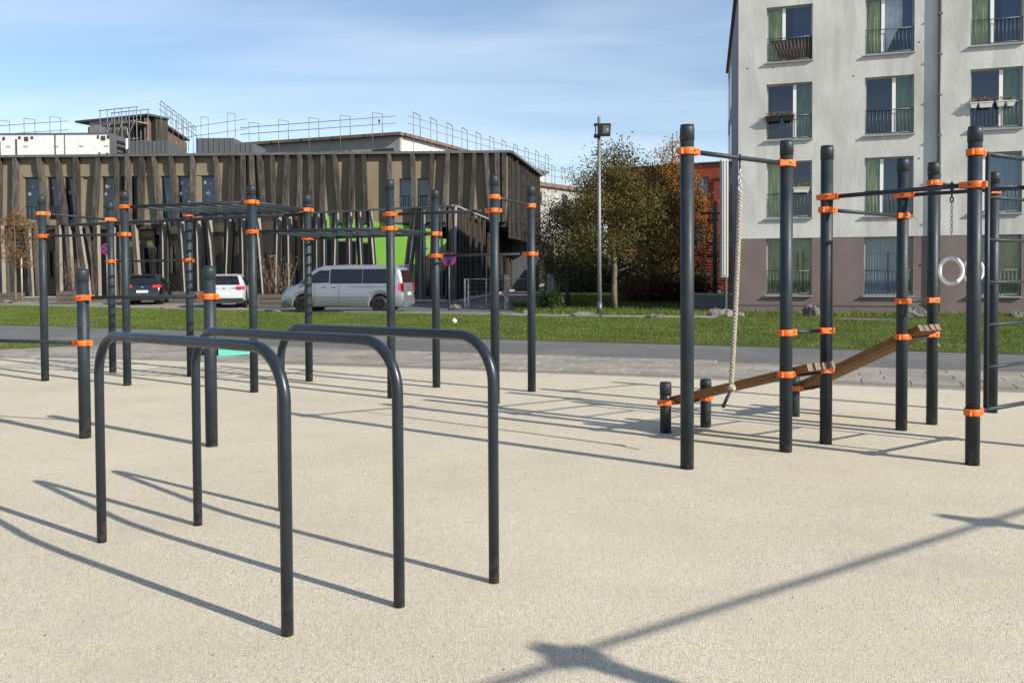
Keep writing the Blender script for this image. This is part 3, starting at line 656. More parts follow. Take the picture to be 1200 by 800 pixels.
def wall_holes(m, fr, s0, s1, z0, z1, holes, depth, mi=0, out=0.0):
    ss = sorted({s0, s1} | {h[0] for h in holes} | {h[1] for h in holes}); zs = sorted({z0, z1} | {h[2] for h in holes} | {h[3] for h in holes})
    ss = [s for s in ss if s0 <= s <= s1]; zs = [z for z in zs if z0 <= z <= z1]
    for a, b in zip(ss, ss[1:]):
        for c, d in zip(zs, zs[1:]):
            ms, mz = (a + b) / 2, (c + d) / 2
            if any(h[0] < ms < h[1] and h[2] < mz < h[3] for h in holes): continue
            m.add([FP(fr, a, c, out), FP(fr, b, c, out), FP(fr, b, d, out), FP(fr, a, d, out)], [(0, 1, 2, 3)], mi)
    for h in holes:
        a, b, c, d = h[:4]
        for p, q in (((a, c), (b, c)), ((b, c), (b, d)), ((b, d), (a, d)), ((a, d), (a, c))):
            m.add([FP(fr, *p, out), FP(fr, *q, out), FP(fr, *q, out - depth), FP(fr, *p, out - depth)], [(0, 1, 2, 3)], mi)
    return m

# ------------------------------------------------------------------ apartment building (right)
def depthpt(px, Y): p = pt(px, 330, Y); return Vector((p.x, p.y, 0))
B0 = depthpt(865, 30.9); B1 = depthpt(1200, 28.0)
bf = facade_frame(B0, B1); dB = bf[1]
apt = empty('apartment_building', B0, 'white rendered apartment block with mauve brown ground floor and tall barred windows', 'building')
ncol = 3
cols = []
for x0, x1 in ((898, 951.5), (1013, 1070.5), (1135.5, 1197)):
    cols.append((onplane(x0, 220, bf)[0], onplane(x1, 220, bf)[0]))
pitch_s = cols[2][0] - cols[1][0]
cols.append((cols[2][0] + pitch_s, cols[2][1] + pitch_s)); cols.append((cols[2][0] + 2 * pitch_s, cols[2][1] + 2 * pitch_s))
sill = [(onplane(897, y, bf)[1] + onplane(1014, y2, bf)[1]) / 2 for y, y2 in ((346.5, 345.5), (256, 253.5), (165.5, 158.5), (74.5, 64.5))]
head = [(onplane(951, y, bf)[1] + onplane(1069, y2, bf)[1]) / 2 for y, y2 in ((279, 277), (188.5, 182), (96, 87), (4, -7))]
Smax = cols[4][1] + 2; zbound = (onplane(866, 280.5, bf)[1] + onplane(1199, 274, bf)[1]) / 2; ztop = head[3] + .9
sstep = onplane(1102.5, 150, bf)[0]
holesL = [(a, b, sill[r], head[r]) for (a, b) in cols[:2] for r in range(4)]; holesR = [(a, b, sill[r], head[r]) for (a, b) in cols[2:] for r in range(4)]
def split(hs, lo, hi): return [h for h in hs if h[2] >= lo - .01 and h[3] <= hi + .01]
zb_ = zbound; fixed = lambda hs: [(a, b, c, min(d, zb_)) if c < zb_ < d else (a, b, c, d) for a, b, c, d in hs]
low = lambda hs: fixed([h for h in hs if h[2] < zb_]); upr = lambda hs: [h for h in hs if h[2] > zb_]
m = MB(); wall_holes(m, bf, 0, sstep, zb_, ztop, upr(holesL), .22); wall_holes(m, bf, sstep, Smax, zb_, ztop, upr(holesR), .30, out=.085)
m.add([FP(bf, sstep, -.3, 0), FP(bf, sstep, ztop, 0), FP(bf, sstep, ztop, .085), FP(bf, sstep, -.3, .085)], [(0, 1, 2, 3)])
part('wall', m, 'concrete', apt)
m = MB(); wall_holes(m, bf, .0, sstep, -.3, zb_, low(holesL), .22, out=-.012); wall_holes(m, bf, sstep, Smax, -.3, zb_, low(holesR), .3, out=.073); part('plinth_wall', m, 'plinth', apt)
m = MB(); fbox(m, bf, 0.0, Smax, .25, .29, -.013, -.0095); part('plinth_joint', m, 'darkframe', apt)
# side and back, roof
E0 = FP(bf, 0, 0); SB = depthpt(853, 44.5); back_n = -bf[2]
m = MB()
A_, B_, C_, D_ = E0, SB, FP(bf, Smax, 0, -14), FP(bf, Smax, 0, 0.085)
def quadw(m, a, b, z0, z1, mi=0): m.add([XY(a, z0), XY(b, z0), XY(b, z1), XY(a, z1)], [(0, 1, 2, 3)], mi)
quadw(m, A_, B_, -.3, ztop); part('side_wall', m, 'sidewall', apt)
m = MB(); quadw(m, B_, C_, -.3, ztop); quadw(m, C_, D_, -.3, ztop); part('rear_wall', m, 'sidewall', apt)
m = MB(); m.poly([XY(p, ztop) for p in (A_, B_, C_, D_)]); m.beam(XY(A_, ztop + .03), XY(B_, ztop + .03), .25, .12); m.beam(XY(A_, ztop + .03), XY(D_, ztop + .03), .25, .12); part('roof', m, 'flash', apt)
m = MB(); fbox(m, bf, .15, Smax - .2, -.2, ztop - .1, -.75, -.70); part('interior', m, 'room', apt)
sidefr = facade_frame(A_, B_); sl_ = (XY(B_) - XY(A_)).length
dS = (XY(B_) - XY(A_)).normalized(); nS = Vector((-dS.y, dS.x, 0))
for r in range(4):
    for s0 in (.55, .78):
        m = MB(); P = XY(A_) + dS * sl_ * s0 + nS * .02; m.add([P + Vector((0, 0, sill[r])), P + dS * 1.4 + Vector((0, 0, sill[r])), P + dS * 1.4 + Vector((0, 0, head[r])), P + Vector((0, 0, head[r]))], [(0, 1, 2, 3)])
        part('side_window', m, 'carglass', apt, P + Vector((0, 0, sill[r])))
def curtain(m, fr, s0, s1, z0, z1, out, amp=.025, wl=.09, mi=0, taper=0):
    n = max(6, int(abs(s1 - s0) / .02)); top = []; bo_ = []
    for i in range(n + 1):
        u = i / n; s = s0 + (s1 - s0) * u; w = math.sin(s / wl * 2 * math.pi) * amp + random.uniform(-.004, .004)
        top.append(FP(fr, s, z1, out + w * .6)); bo_.append(FP(fr, s + taper * (1 - u), z0, out + w))
    m.add(bo_ + top, [(i, i + 1, n + 2 + i, n + 1 + i) for i in range(n)], mi, True)
spec_ = {  # (col,row): mullion position, left leaf curtain, right leaf curtain, extras
    (0, 0): (.55, 'curtain_dark', 'curtain_dark', None), (1, 0): (.82, 'curtain_blue', None, None), (2, 0): (.45, 'curtain_blue', 'curtain_dark', None),
    (0, 1): (.50, 'curtain_green', None, 'pot'), (1, 1): (.36, 'curtain_green', 'curtain_navy', None), (2, 1): (.30, 'curtain_dark', 'curtain_blue', None),
    (0, 2): (.62, None, 'curtain_dark', 'plants'), (1, 2): (.60, None, 'curtain_dark', None), (2, 2): (.60, None, 'curtain_dark', 'pots'),
    (0, 3): (.38, 'curtain_green', 'curtain_navy', 'mat'), (1, 3): (.37, 'curtain_green', 'curtain_white', 'cloth'), (2, 3): (.42, 'curtain_green', 'curtain_navy', None)}
def pot(s, z, w, fr, label, flower, pmat='white'):
    P = FP(fr, s, z, .06 if len(cols) and s < cols[2][0] - 1 else .14); t = empty('flower_box', P, label, 'flower box', 'flower boxes on window railings', rz=math.atan2(fr[1].y, fr[1].x))
    m = MB(); h = .17; a, b, c, d = w / 2, w / 2 - .04, .10, .07
    m.add([(-b, -d, 0), (b, -d, 0), (b, d, 0), (-b, d, 0), (-a, -c, h), (a, -c, h), (a, c, h), (-a, c, h)], [(3, 2, 1, 0), (0, 1, 5, 4), (1, 2, 6, 5), (2, 3, 7, 6), (3, 0, 4, 7), (4, 5, 6, 7)])
    m.box((0, 0, h), (w + .02, .22, .025)); local('box', m, pmat, t)
    n = int(260 * w); c_ = np.stack([rng.uniform(-w / 2, w / 2, n), rng.uniform(-.09, .09, n), h + rng.uniform(0, .16, n)], 1)
    v = c_[:, None, :] + rng.normal(0, .022, (n, 3, 3)); o = soup('plant', v, rng.random(n), M[flower]); o.parent = t; return t
M['fl_a'] = leafmat('dry_balcony_plant', [(.10, .10, .03), (.30, .22, .08), (.16, .17, .05)]); M['fl_b'] = leafmat('flowering_plant', [(.07, .12, .03), (.12, .16, .05), (.45, .10, .10)])
for ci, (a, b) in enumerate(cols):
    for r in range(4):
        mu, lc, rc_, ex = spec_.get((ci, r), (.5, 'curtain_dark', None, None)); o_ = 0 if ci < 2 else .085
        z0, z1 = sill[r], (head[r] if r else min(head[0], zb_)); ib = -.16 + o_; P = FP(bf, a, z0, ib)
        m = MB(); f = .055
        fbox(m, bf, a, b, z1 - f, z1, ib - .05, ib + .02); fbox(m, bf, a, b, z0, z0 + .07, ib - .05, ib + .02)
        fbox(m, bf, a, a + f, z0 + .07, z1 - f, ib - .05, ib + .02); fbox(m, bf, b - f, b, z0 + .07, z1 - f, ib - .05, ib + .02)
        w = part('window', m, 'winframe', apt, P)
        sm = a + (b - a) * mu; m = MB(); fbox(m, bf, sm - .055, sm + .055, z0 + .07, z1 - f, ib - .04, ib + .045); part('mullion', m, 'mullion', w)
        for q0, q1 in ((a + f, sm - .055), (sm + .055, b - f)):
            m = MB(); m.add([FP(bf, q0, z0 + .07, ib), FP(bf, q1, z0 + .07, ib), FP(bf, q1, z1 - f, ib), FP(bf, q0, z1 - f, ib)], [(0, 1, 2, 3)]); part('pane', m, 'pane', w)
        if lc: m = MB(); curtain(m, bf, a + f, sm - .08 if r != 2 else sm, z0 + .05, z1, ib - .16); part('curtain', m, lc, w)
        if rc_ and ex != 'cloth': m = MB(); curtain(m, bf, sm + .06 + (.25 if r in (3,) else 0), b, z0 + .05, z1, ib - .16, .02); part('curtain', m, rc_, w)
        if ex == 'cloth':
            m = MB(); curtain(m, bf, sm + .05, b - .35, z0 + .9, z1, ib - .12, .03, .17, taper=.0); m.add([FP(bf, sm + .08, z0 + .9, ib - .12), FP(bf, sm + .5, z0 + .9, ib - .12), FP(bf, sm + .12, z0 + .1, ib - .12)], [(0, 1, 2)]); part('curtain', m, 'curtain_white', w)
            m = MB(); curtain(m, bf, b - .36, b, z0 + .05, z1, ib - .16, .02); part('curtain', m, 'curtain_navy', w)
        m = MB(); fbox(m, bf, a - .05, b + .03, z0 - .05, z0 - .005, ib - .02, .075 + o_); part('window_sill', m, 'sill', w)
        # railing of thin bars
        zr = z0 + (z1 - z0) * .43; oo = -.045 + o_; m = MB(); m.tube(FP(bf, a - .0, zr, oo), FP(bf, b, zr, oo), .014, 8); m.tube(FP(bf, a, z0 + .07, oo), FP(bf, b, z0 + .07, oo), .010, 8)
        nb = 13
        for i in range(nb + 1): s = a + .02 + (b - a - .04) * i / nb; m.tube(FP(bf, s, z0 + .07, oo), FP(bf, s, zr, oo), .0075, 6, )
        part('railing', m, 'rail', w)
        if ex == 'mat':
            m = MB(); curtain(m, bf, a + .1, b, z0 + .1, zr - .06, oo - .03, .012, .13, taper=.35); part('privacy_mat', m, mat('brown_reed_mat', (.05, .035, .028), .9, c2=(.085, .06, .05), scale=4, stretch=(9, 9, .3)), w)
        if ex == 'pot': pot(a + (b - a) * .77, zr + .02, .55, bf, 'white flower box on the railing of the window behind the second tall post', 'fl_a')
        if ex == 'plants':
            pot(a + (b - a) * .14, zr - .2, .5, bf, 'dark flower box with yellowish dry plant at left of the third floor window', 'fl_a', 'black'); pot(a + (b - a) * .48, zr - .2, .4, bf, 'small dark flower box without blooms beside the dry yellowish plant', 'fl_a', 'black')
        if ex == 'pots':
            for u, w_, l_, f_ in ((.06, .22, 'small white pot at the left end of the railing with four flower boxes', 'fl_a'), (.29, .42, 'widest white flower box with reddish plants on the four-box railing', 'fl_b'), (.57, .24, 'white pot with sparse stems, third along the four-box railing', 'fl_a'), (.76, .26, 'white pot with dark red flowers, rightmost on the four-box railing', 'fl_b')): pot(a + (b - a) * u, zr - .16, w_, bf, l_, f_)
# form ties in concrete, joints
m = MB()
for s_, y_ in ((onplane(906, 40, bf)[0], 72), (onplane(1000, 89, bf)[0], 89), (onplane(1077, 190, bf)[0], 189), (onplane(876, 71, bf)[0], 71), (onplane(1077, 56, bf)[0], 56)):
    z_ = onplane(bf and 1000, y_, bf)[1]; m.path([FP(bf, s_, z_, .001), FP(bf, s_, z_, .006)], .028, 10)
tag(part('form_tie_plug', m, 'darkframe', apt), kind='stuff')
# downpipe beside the step
sp = sstep - .05; t = apt; m = MB(); m.tube(FP(bf, sp, 0.1, .09), FP(bf, sp, ztop, .09), .052, 14); dp = part('downpipe', m, 'zinc', apt, FP(bf, sp, 0, .09))
for z in [x * 1.35 + .6 for x in range(8)]: m = MB(); fbox(m, bf, sp - .07, sp + .07, z, z + .04, .02, .155); part('pipe_bracket', m, 'galv', dp, FP(bf, sp, z, .09))

# metal screen at left of the block
P0, P1 = depthpt(845, 30.3), depthpt(853.5, 30.35); t = empty('metal_screen', P0, 'pale ribbed metal screen standing at the left corner of the white block', 'screen'); sf = facade_frame(P0, P1); wS = (P1 - P0).length
zt2 = hz(P0, 187); zb2 = hz(P0, 325)
m = MB(); fbox(m, sf, 0, wS, zb2, zt2, -.12, 0); part('screen_frame', m, 'winframe', t)
for i in range(4): m = MB(); s0 = .03 + i * (wS - .06) / 4; fbox(m, sf, s0, s0 + wS / 4 * .6, zb2 + .05, zt2 - .05, .002, .03 + .02 * (i % 2)); part('rib', m, 'sill' if i % 2 else 'winframe', t)
m = MB(); fbox(m, sf, wS * .7, wS * .95, 0, zb2, -.15, -.05); part('support', m, 'darkframe', t)

# ------------------------------------------------------------------ timber clad building (left)
W1 = depthpt(596, 54.0); W0 = depthpt(0, 55.1); dW = (W1 - W0).normalized(); W0 = W0 - dW * 9
wf = facade_frame(W0, W1); LW = (W1 - W0).length; zr = (hz(W1, 177) + hz(depthpt(0, 55.1), 183)) / 2
wb = empty('timber_clad_building', W0, 'long two storey building behind slanting weathered timber fins with lime green entrance', 'building')
zlow = hz(depthpt(200, 54.8), 263)
wins = [(29, 53, 213, 257), (56, 72, 213, 257), (76, 93, 213, 257), (97, 112, 213, 257), (120, 138, 212.5, 256), (142, 165, 212.5, 256), (189, 206, 211.5, 256), (208, 229, 211, 255), (236, 257.5, 210.5, 254), (468, 485, 209.5, 246), (489, 503, 209, 246)]
hol = []
for x0, x1, y0, y1 in wins:
    s0, _ = onplane(x0, 230, wf); s1, _ = onplane(x1, 230, wf); _, za = onplane(x0, y1, wf); _, zb3 = onplane(x0, y0, wf); hol.append((s0, s1, round(za, 1), round(zb3, 2) if x0 > 400 else 7.72))
hol = [(a, b, hol[0][2] if i < 9 else c, hol[0][3] if i < 9 else hol[9][3]) for i, (a, b, c, d) in enumerate(hol)]
m = MB(); wall_holes(m, wf, 0, LW, zlow, zr - .15, hol, .18); part('upper_wall', m, 'tan', wb)
m = MB(); fbox(m, wf, 0, LW, zlow - .30, zlow, -.6, .01); part('storey_band', m, 'darkpanel', wb)
m = MB(); fbox(m, wf, onplane(28, 230, wf)[0], onplane(258, 230, wf)[0], hol[0][3] + .03, hol[0][3] + .22, .002, .05); part('shutter_box', m, 'tan', wb)
M['star'] = mat('paper_star', (.62, .66, .50), .8); M['starb'] = mat('paper_star_pale', (.26, .31, .38), .8)
starspec = {0: [(.35, .78, 1), (.2, .62, 1), (.75, .8, 1)], 1: [(.35, .75, 1), (.8, .5, 1)], 2: [(.3, .65, 1), (.75, .8, 1)], 4: [(.30, .78, 0), (.75, .72, 1), (.2, .6, 1)], 7: [(.25, .85, 1), (.6, .8, 1), (.45, .65, 1), (.2, .6, 1)], 8: [(.2, .85, 1), (.5, .82, 1), (.35, .6, 0), (.75, .5, 1), (.8, .75, 1)], 6: [(.4, .5, 1)]}
for i, (a, b, c, d) in enumerate(hol):
    P = FP(wf, a, c, -.12); m = MB(); f = .07
    fbox(m, wf, a, b, d - f, d, -.16, -.08); fbox(m, wf, a, b, c, c + f, -.16, -.08); fbox(m, wf, a, a + f, c + f, d - f, -.16, -.08); fbox(m, wf, b - f, b, c + f, d - f, -.16, -.08)
    w = part('window', m, 'tan' if i == 3 else 'darkframe', wb, P)
    m = MB(); m.add([FP(wf, q, z, -.12) for q, z in ((a + f, c + f), (b - f, c + f), (b - f, d - f), (a + f, d - f))], [(0, 1, 2, 3)]); part('pane', m, 'tan' if i == 3 else 'pane', w)
    if i not in (3,):
        m = MB(); curtain(m, wf, a, a + (b - a) * .99, c, d, -.45, .03, .3); part('blind', m, 'curtain_navy' if i in (0, 2, 6, 8, 9, 7) else 'room', w)
        m = MB()
        for k in range(6): s = a + f + (b - a - 2 * f) * k / 5; m.tube(FP(wf, s, c + .1, -.03), FP(wf, s, c + .85, -.03), .012, 6)
        m.tube(FP(wf, a, c + .85, -.03), FP(wf, b, c + .85, -.03), .02, 6); part('railing', m, 'rail', w)
    for u, v_, k in starspec.get(i, []):
        c0s, c0z = a + (b - a) * u, c + (d - c) * v_; m = MB(); pts = []
        for q in range(10): rr_ = (.16 if q % 2 == 0 else .075) * (1.15 if k == 0 else .95); pts.append(FP(wf, c0s + math.sin(q * math.pi / 5) * rr_, c0z + math.cos(q * math.pi / 5) * rr_, -.112))
        m.add(pts + [FP(wf, c0s, c0z, -.112)], [(q, (q + 1) % 10, 10) for q in range(10)]); part('paper_star', m, 'starb' if k else 'star', w, FP(wf, c0s, c0z, -.112))
m = MB(); fbox(m, wf, 0, LW + .2, zr - .16, zr, -.3, .42); part('roof_edge', m, 'flash', wb)
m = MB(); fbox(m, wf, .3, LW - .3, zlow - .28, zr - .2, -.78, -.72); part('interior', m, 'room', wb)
fins = [(2, 1), (21, 20), (49, 57), (69.5, 80), (92, 93), (117.5, 112.5), (139, 139), (152, 153), (169, 166.5), (182.5, 190), (203, 209), (228, 228), (254.5, 260), (274.5, 270.5), (287, 287.5), (297, 300), (306, 312), (321, 323), (339, 333), (353, 352), (365, 367.5), (380, 378), (393.6, 400), (414.6, 411.5), (427.5, 429.5), (457, 457), (484.5, 485.5), (507.6, 503), (525.6, 520), (541, 539), (557, 552), (570, 576), (583, 584), (591, 591)]
def slat(fr, sA, sB, zA_, zB_, w, d0, d1, mm, parent, name='timber_fin'):
    if mm == 'fin': mm = random.choice(['fin', 'fin', 'fin_pale', 'fin_dark'])
    m = MB()
    vs = [FP(fr, s, z, o) for (s0, z) in ((sA, zA_), (sB, zB_)) for s in (s0 - w / 2, s0 + w / 2) for o in (d0, d1)]
    m.add(vs, [(0, 1, 3, 2), (4, 6, 7, 5), (0, 4, 5, 1), (2, 3, 7, 6), (0, 2, 6, 4), (1, 5, 7, 3)])
    return part(name, m, mm, parent, FP(fr, sA, zA_, d0))
ztp = zr - .17
for xt, xb in fins:
    st_, _ = onplane(xt, 190, wf); sb_, _ = onplane(xb, 258, wf); w = random.uniform(.24, .30)
    zb4 = zlow - .02; slat(wf, sb_, st_, zb4, ztp, w, .02, .40 + random.uniform(-.04, .04), 'fin', wb)
for s in (-.3, 3.2, 6.5): slat(wf, 1.5 + s, 1.2 + s, zlow, ztp, .33, .02, .36, 'fin', wb)
# receding side face of the upper storey
W2 = depthpt(632, 67.0); sfW = facade_frame(W1, W2); LS = (W2 - W1).length
dS2 = (W2 - W1).normalized(); nS2 = Vector((dS2.y, -dS2.x, 0)); sfW = (XY(W1), dS2, nS2)   # normal to the right
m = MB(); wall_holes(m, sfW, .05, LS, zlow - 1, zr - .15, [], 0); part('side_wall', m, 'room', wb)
for i in range(13):
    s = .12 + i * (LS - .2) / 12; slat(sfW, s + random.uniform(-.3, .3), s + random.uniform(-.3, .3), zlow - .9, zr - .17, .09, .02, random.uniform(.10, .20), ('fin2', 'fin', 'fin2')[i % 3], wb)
m = MB(); fbox(m, sfW, -.1, LS + .2, zr - .16, zr - .003, -.3, .36); part('side_roof_edge', m, 'flash', wb)
m = MB(); m.poly([XY(W0, zr - .1), XY(W1, zr - .1), XY(W2, zr - .1), XY(W2 - dW * 43, zr - .1)]); m.poly([XY(W2, 0), XY(W2 - dW * 43, 0), XY(W2 - dW * 43, zr - .1), XY(W2, zr - .1)]); part('roof', m, 'zinc', wb)
# lower storey: wedge that comes forward on the right
zc = 1.55 + 78.5 * .0425
def atz(px, py, z):                                     # ground position where height z is seen at px,py
    p = gp(px, py, z); return Vector((p.x, p.y, 0))
Lr = atz(533, 239.8, zc); Ll = atz(0, 267.6, zc); dL = (Lr - Ll).normalized(); Ll = Ll - dL * 8; Le = atz(661, 291.5, zc)
lf = (XY(Ll), dL, Vector((dL.y, -dL.x, 0))); LL = (Lr - Ll).length
dE = (Le - Lr).normalized(); ef = (XY(Lr), dE, Vector((dE.y, -dE.x, 0))); LE = (Le - Lr).length
sl2 = onplane(180, 300, lf)[0]
m = MB(); fbox(m, lf, sl2, LL + .05, zc - .09, zc, -.15, .05); part('canopy_edge', m, 'flash', wb)
m = MB(); fbox(m, ef, -.03, LE, zc - .09, zc - .003, -.15, .05); part('side_canopy_edge', m, 'sill', wb)
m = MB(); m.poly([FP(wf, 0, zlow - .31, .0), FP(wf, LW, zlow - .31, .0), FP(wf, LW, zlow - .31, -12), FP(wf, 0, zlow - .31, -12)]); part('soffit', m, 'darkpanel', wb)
inner = -.8
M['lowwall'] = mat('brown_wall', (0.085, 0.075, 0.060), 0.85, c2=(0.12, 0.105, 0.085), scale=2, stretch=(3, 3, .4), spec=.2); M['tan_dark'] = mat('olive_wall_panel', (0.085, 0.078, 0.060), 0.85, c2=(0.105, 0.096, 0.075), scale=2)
gl0, gl1 = onplane(369, 300, lf)[0], onplane(520, 300, lf)[0]
sw_ = onplane(176, 300, wf)[0]; 
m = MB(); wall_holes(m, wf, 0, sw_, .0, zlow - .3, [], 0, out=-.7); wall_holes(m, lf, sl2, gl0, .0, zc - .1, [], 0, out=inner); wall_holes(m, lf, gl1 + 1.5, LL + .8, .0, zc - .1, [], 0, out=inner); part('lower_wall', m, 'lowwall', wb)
# lower wall panels, windows
def lw(x0, x1, y0, y1):
    q = (FP(wf, 0, 0, -.7), wf[1], wf[2]) if x0 < 180 else (FP(lf, 0, 0, inner), lf[1], lf[2])
    return onplane(x0, 300, q)[0], onplane(x1, 300, q)[0], onplane(x0, y1, q)[1], onplane(x0, y0, q)[1]
for x0, x1, y0, y1 in ((22, 34, 294, 326), (55, 69, 293, 326), (150, 163, 288, 322), (166, 184, 289, 322), (186, 206, 288, 322)):
    a, b, c, d = lw(x0, x1, y0, y1); fr_, in_ = (wf, -.7) if x0 < 180 else (lf, inner); m = MB(); fbox(m, fr_, a, b, c, d, in_ + .003, in_ + .05); w = part('window', m, 'darkframe', wb, FP(fr_, a, c, in_))
    m = MB(); fbox(m, fr_, a + .1, b - .1, c + .1, d - .1, in_ + .052, in_ + .06); part('pane', m, 'carglass', w)
for x0, x1, y0, y1 in ((40, 53, 330, 346), (56, 69, 330, 346), (20, 34, 330, 346), (232, 243, 277, 345), (250, 262, 276, 345), (268, 280, 277, 345), (308, 330, 268, 345)):
    a, b, c, d = lw(x0, x1, y0, y1); fr_, in_ = (wf, -.7) if x0 < 180 else (lf, inner); m = MB(); fbox(m, fr_, a, b, max(c, .05), d, in_ + .003, in_ + .04); part('wall_panel', m, 'tan_dark', wb, FP(fr_, a, c, in_))
a, b, c, d = lw(185, 335, 268, 277); m = MB(); fbox(m, lf, a, b, zc - .85, zc - .35, inner + .003, inner + .08); fbox(m, wf, .2, sw_, zlow - .75, zlow - .35, -.697, -.62); part('fascia_band', m, 'tan', wb)
# lime green entrance wall with dark glazing
gw = (FP(wf, 0, 0, .03), wf[1], wf[2])
def gpt(x, y, o=.0): s, z = onplane(x, y, gw); return FP(gw, s, z, o)
m = MB(); m.add([gpt(368, 357), gpt(514, 357), gpt(514, 269), gpt(368, 251)], [(0, 1, 2, 3)]); part('green_wall', m, 'green', wb)
for x0, x1, y0, y1, ty in ((376, 391, 279, 345, 0), (396, 418, 282, 345, 0), (421, 437, 284, 345, 0), (488, 512, 285, 350, 1), (514, 533, 281, 350, 1)):
    p = [gpt(x0, y1, .03), gpt(x1, y1, .03), gpt(x1, y0, .03), gpt(x0, y0, .03)]; m = MB(); m.add(p, [(0, 1, 2, 3)]); w = part('window' if not ty else 'door', m, 'darkframe', wb, p[0])
    m = MB(); m.add([gpt(x0 + 1.2, y1 - 1, .045), gpt(x1 - 1.2, y1 - 1, .045), gpt(x1 - 1.2, y0 + 1.5, .045), gpt(x0 + 1.2, y0 + 1.5, .045)], [(0, 1, 2, 3)]); part('pane', m, 'carglass', w)
m = MB(); m.add([gpt(485, 300, .06), gpt(535, 300, .06), gpt(535, 279, .06), gpt(485, 282, .06)], [(0, 1, 2, 3)]); part('green_lintel', m, 'green', wb)
for x, y in ((499, 288), (515, 289.5)):
    p = gpt(x, y, .1); m = MB(); m.box(p, (.35, .1, .30)); part('wall_lamp', m, 'sill', wb, p)
# lower fins
lowf = [(5, 7), (37, 42), (73, 74), (84, 89), (96, 109), (117, 119), (136, 137), (161, 167), (189, 190), (210, 215.5), (229, 231), (242, 250), (266, 262.5), (282, 284), (299, 307), (324, 321.5), (336, 337.5), (355, 355), (370, 370), (378.6, 379), (392.7, 389.5), (408, 409), (419, 424.5), (432, 440), (457, 457.5)]
M['finlit'] = mat('sunlit_timber_edge', (0.20, 0.18, 0.155), 0.85, c2=(0.28, 0.255, 0.22), scale=3, stretch=(6, 6, .5))  # pale strips paint the sunlit right edges of the lower fins
lfb = (FP(lf, 0, 0, 0), lf[1], lf[2])
for xt, xb in lowf:
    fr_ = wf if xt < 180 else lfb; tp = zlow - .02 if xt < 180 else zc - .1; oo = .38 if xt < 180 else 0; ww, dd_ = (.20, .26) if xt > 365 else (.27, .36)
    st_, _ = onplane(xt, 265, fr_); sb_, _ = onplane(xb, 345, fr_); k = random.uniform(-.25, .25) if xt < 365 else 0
    slat(fr_, sb_ - .15 + k * 0, st_ - .15, .08, tp, ww, -.06 - dd_ + oo, -.06 + oo, 'fin', wb); slat(fr_, sb_ - .005, st_ - .005, .08, tp, .035, -.04 - dd_ + oo, -.04 + oo, 'finlit', wb, 'painted_sun_edge')
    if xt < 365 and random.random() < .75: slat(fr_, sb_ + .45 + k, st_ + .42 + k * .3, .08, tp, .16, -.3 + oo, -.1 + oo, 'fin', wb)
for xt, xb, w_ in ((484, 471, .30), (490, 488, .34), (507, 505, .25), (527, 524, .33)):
    st_, _ = onplane(xt, 250, lfb); sb_, _ = onplane(xb, 348, lfb); slat(lfb, sb_, st_, .12, zc - .1, w_, -.38, -.04, 'fin', wb); slat(lfb, sb_ + w_ / 2 + .03, st_ + w_ / 2 + .03, .12, zc - .1, .05, -.36, -.02, 'finlit', wb, 'painted_sun_edge')
for xt in (497, 517, 533):
    st_, _ = onplane(xt, 250, lfb); m = MB(); m.tube(FP(lfb, st_, .1, -.02), FP(lfb, st_, zc, -.02), .06, 12); part('steel_column', m, 'galv', wb, FP(lfb, st_, .1, -.02))
m = MB(); fbox(m, lf, sl2, LL + .1, .02, .13, inner - .1, .1); fbox(m, wf, 0, sw_, .02, .09, -.6, .42); part('plinth', m, 'concrete_edge', wb)
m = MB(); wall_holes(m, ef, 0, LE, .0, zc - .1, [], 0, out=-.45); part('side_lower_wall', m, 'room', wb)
s = .25; i = 0
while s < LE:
    w_ = .30 if i < 4 else .16; slat(ef, s + random.uniform(-.2, .2), s + random.uniform(-.2, .2), .10, zc - .1, w_, -.34 if i < 4 else -.16, 0, 'fin2' if i > 3 else 'fin', wb); s += .95 if i < 4 else 1.9; i += 1  # fins past the corner group get browner timber, shade put into the colour
m = MB(); fbox(m, ef, 0, LE, .02, .13, -.5, .08); part('side_plinth', m, 'concrete_edge', wb)
# grey annex behind trees
A0, A1 = depthpt(634, 143), depthpt(648, 140); t = empty('grey_annex', A0, 'small flat grey annex wall beyond the end of the timber building', 'building'); af = facade_frame(A0, A1)
m = MB(); fbox(m, af, 0, (A1 - A0).length, 0, hz(A0, 257), -6, 0); part('wall', m, 'winframe', t)
A0, A1 = depthpt(640, 66), depthpt(712, 60); t = empty('timber_shed', A0, 'low timber boarded shed in the shade behind the trees', 'shed'); af = facade_frame(A0, A1); za = hz(A0, 300)
m = MB(); fbox(m, af, 0, (A1 - A0).length, 0, za, -4, 0); part('wall', m, 'darkpanel', t)
for i in range(24): s = .15 + i * ((A1 - A0).length - .3) / 23; slat(af, s, s, .05, za, .20, .01, .12, 'fin2' if i % 3 else 'fin', t, 'board')

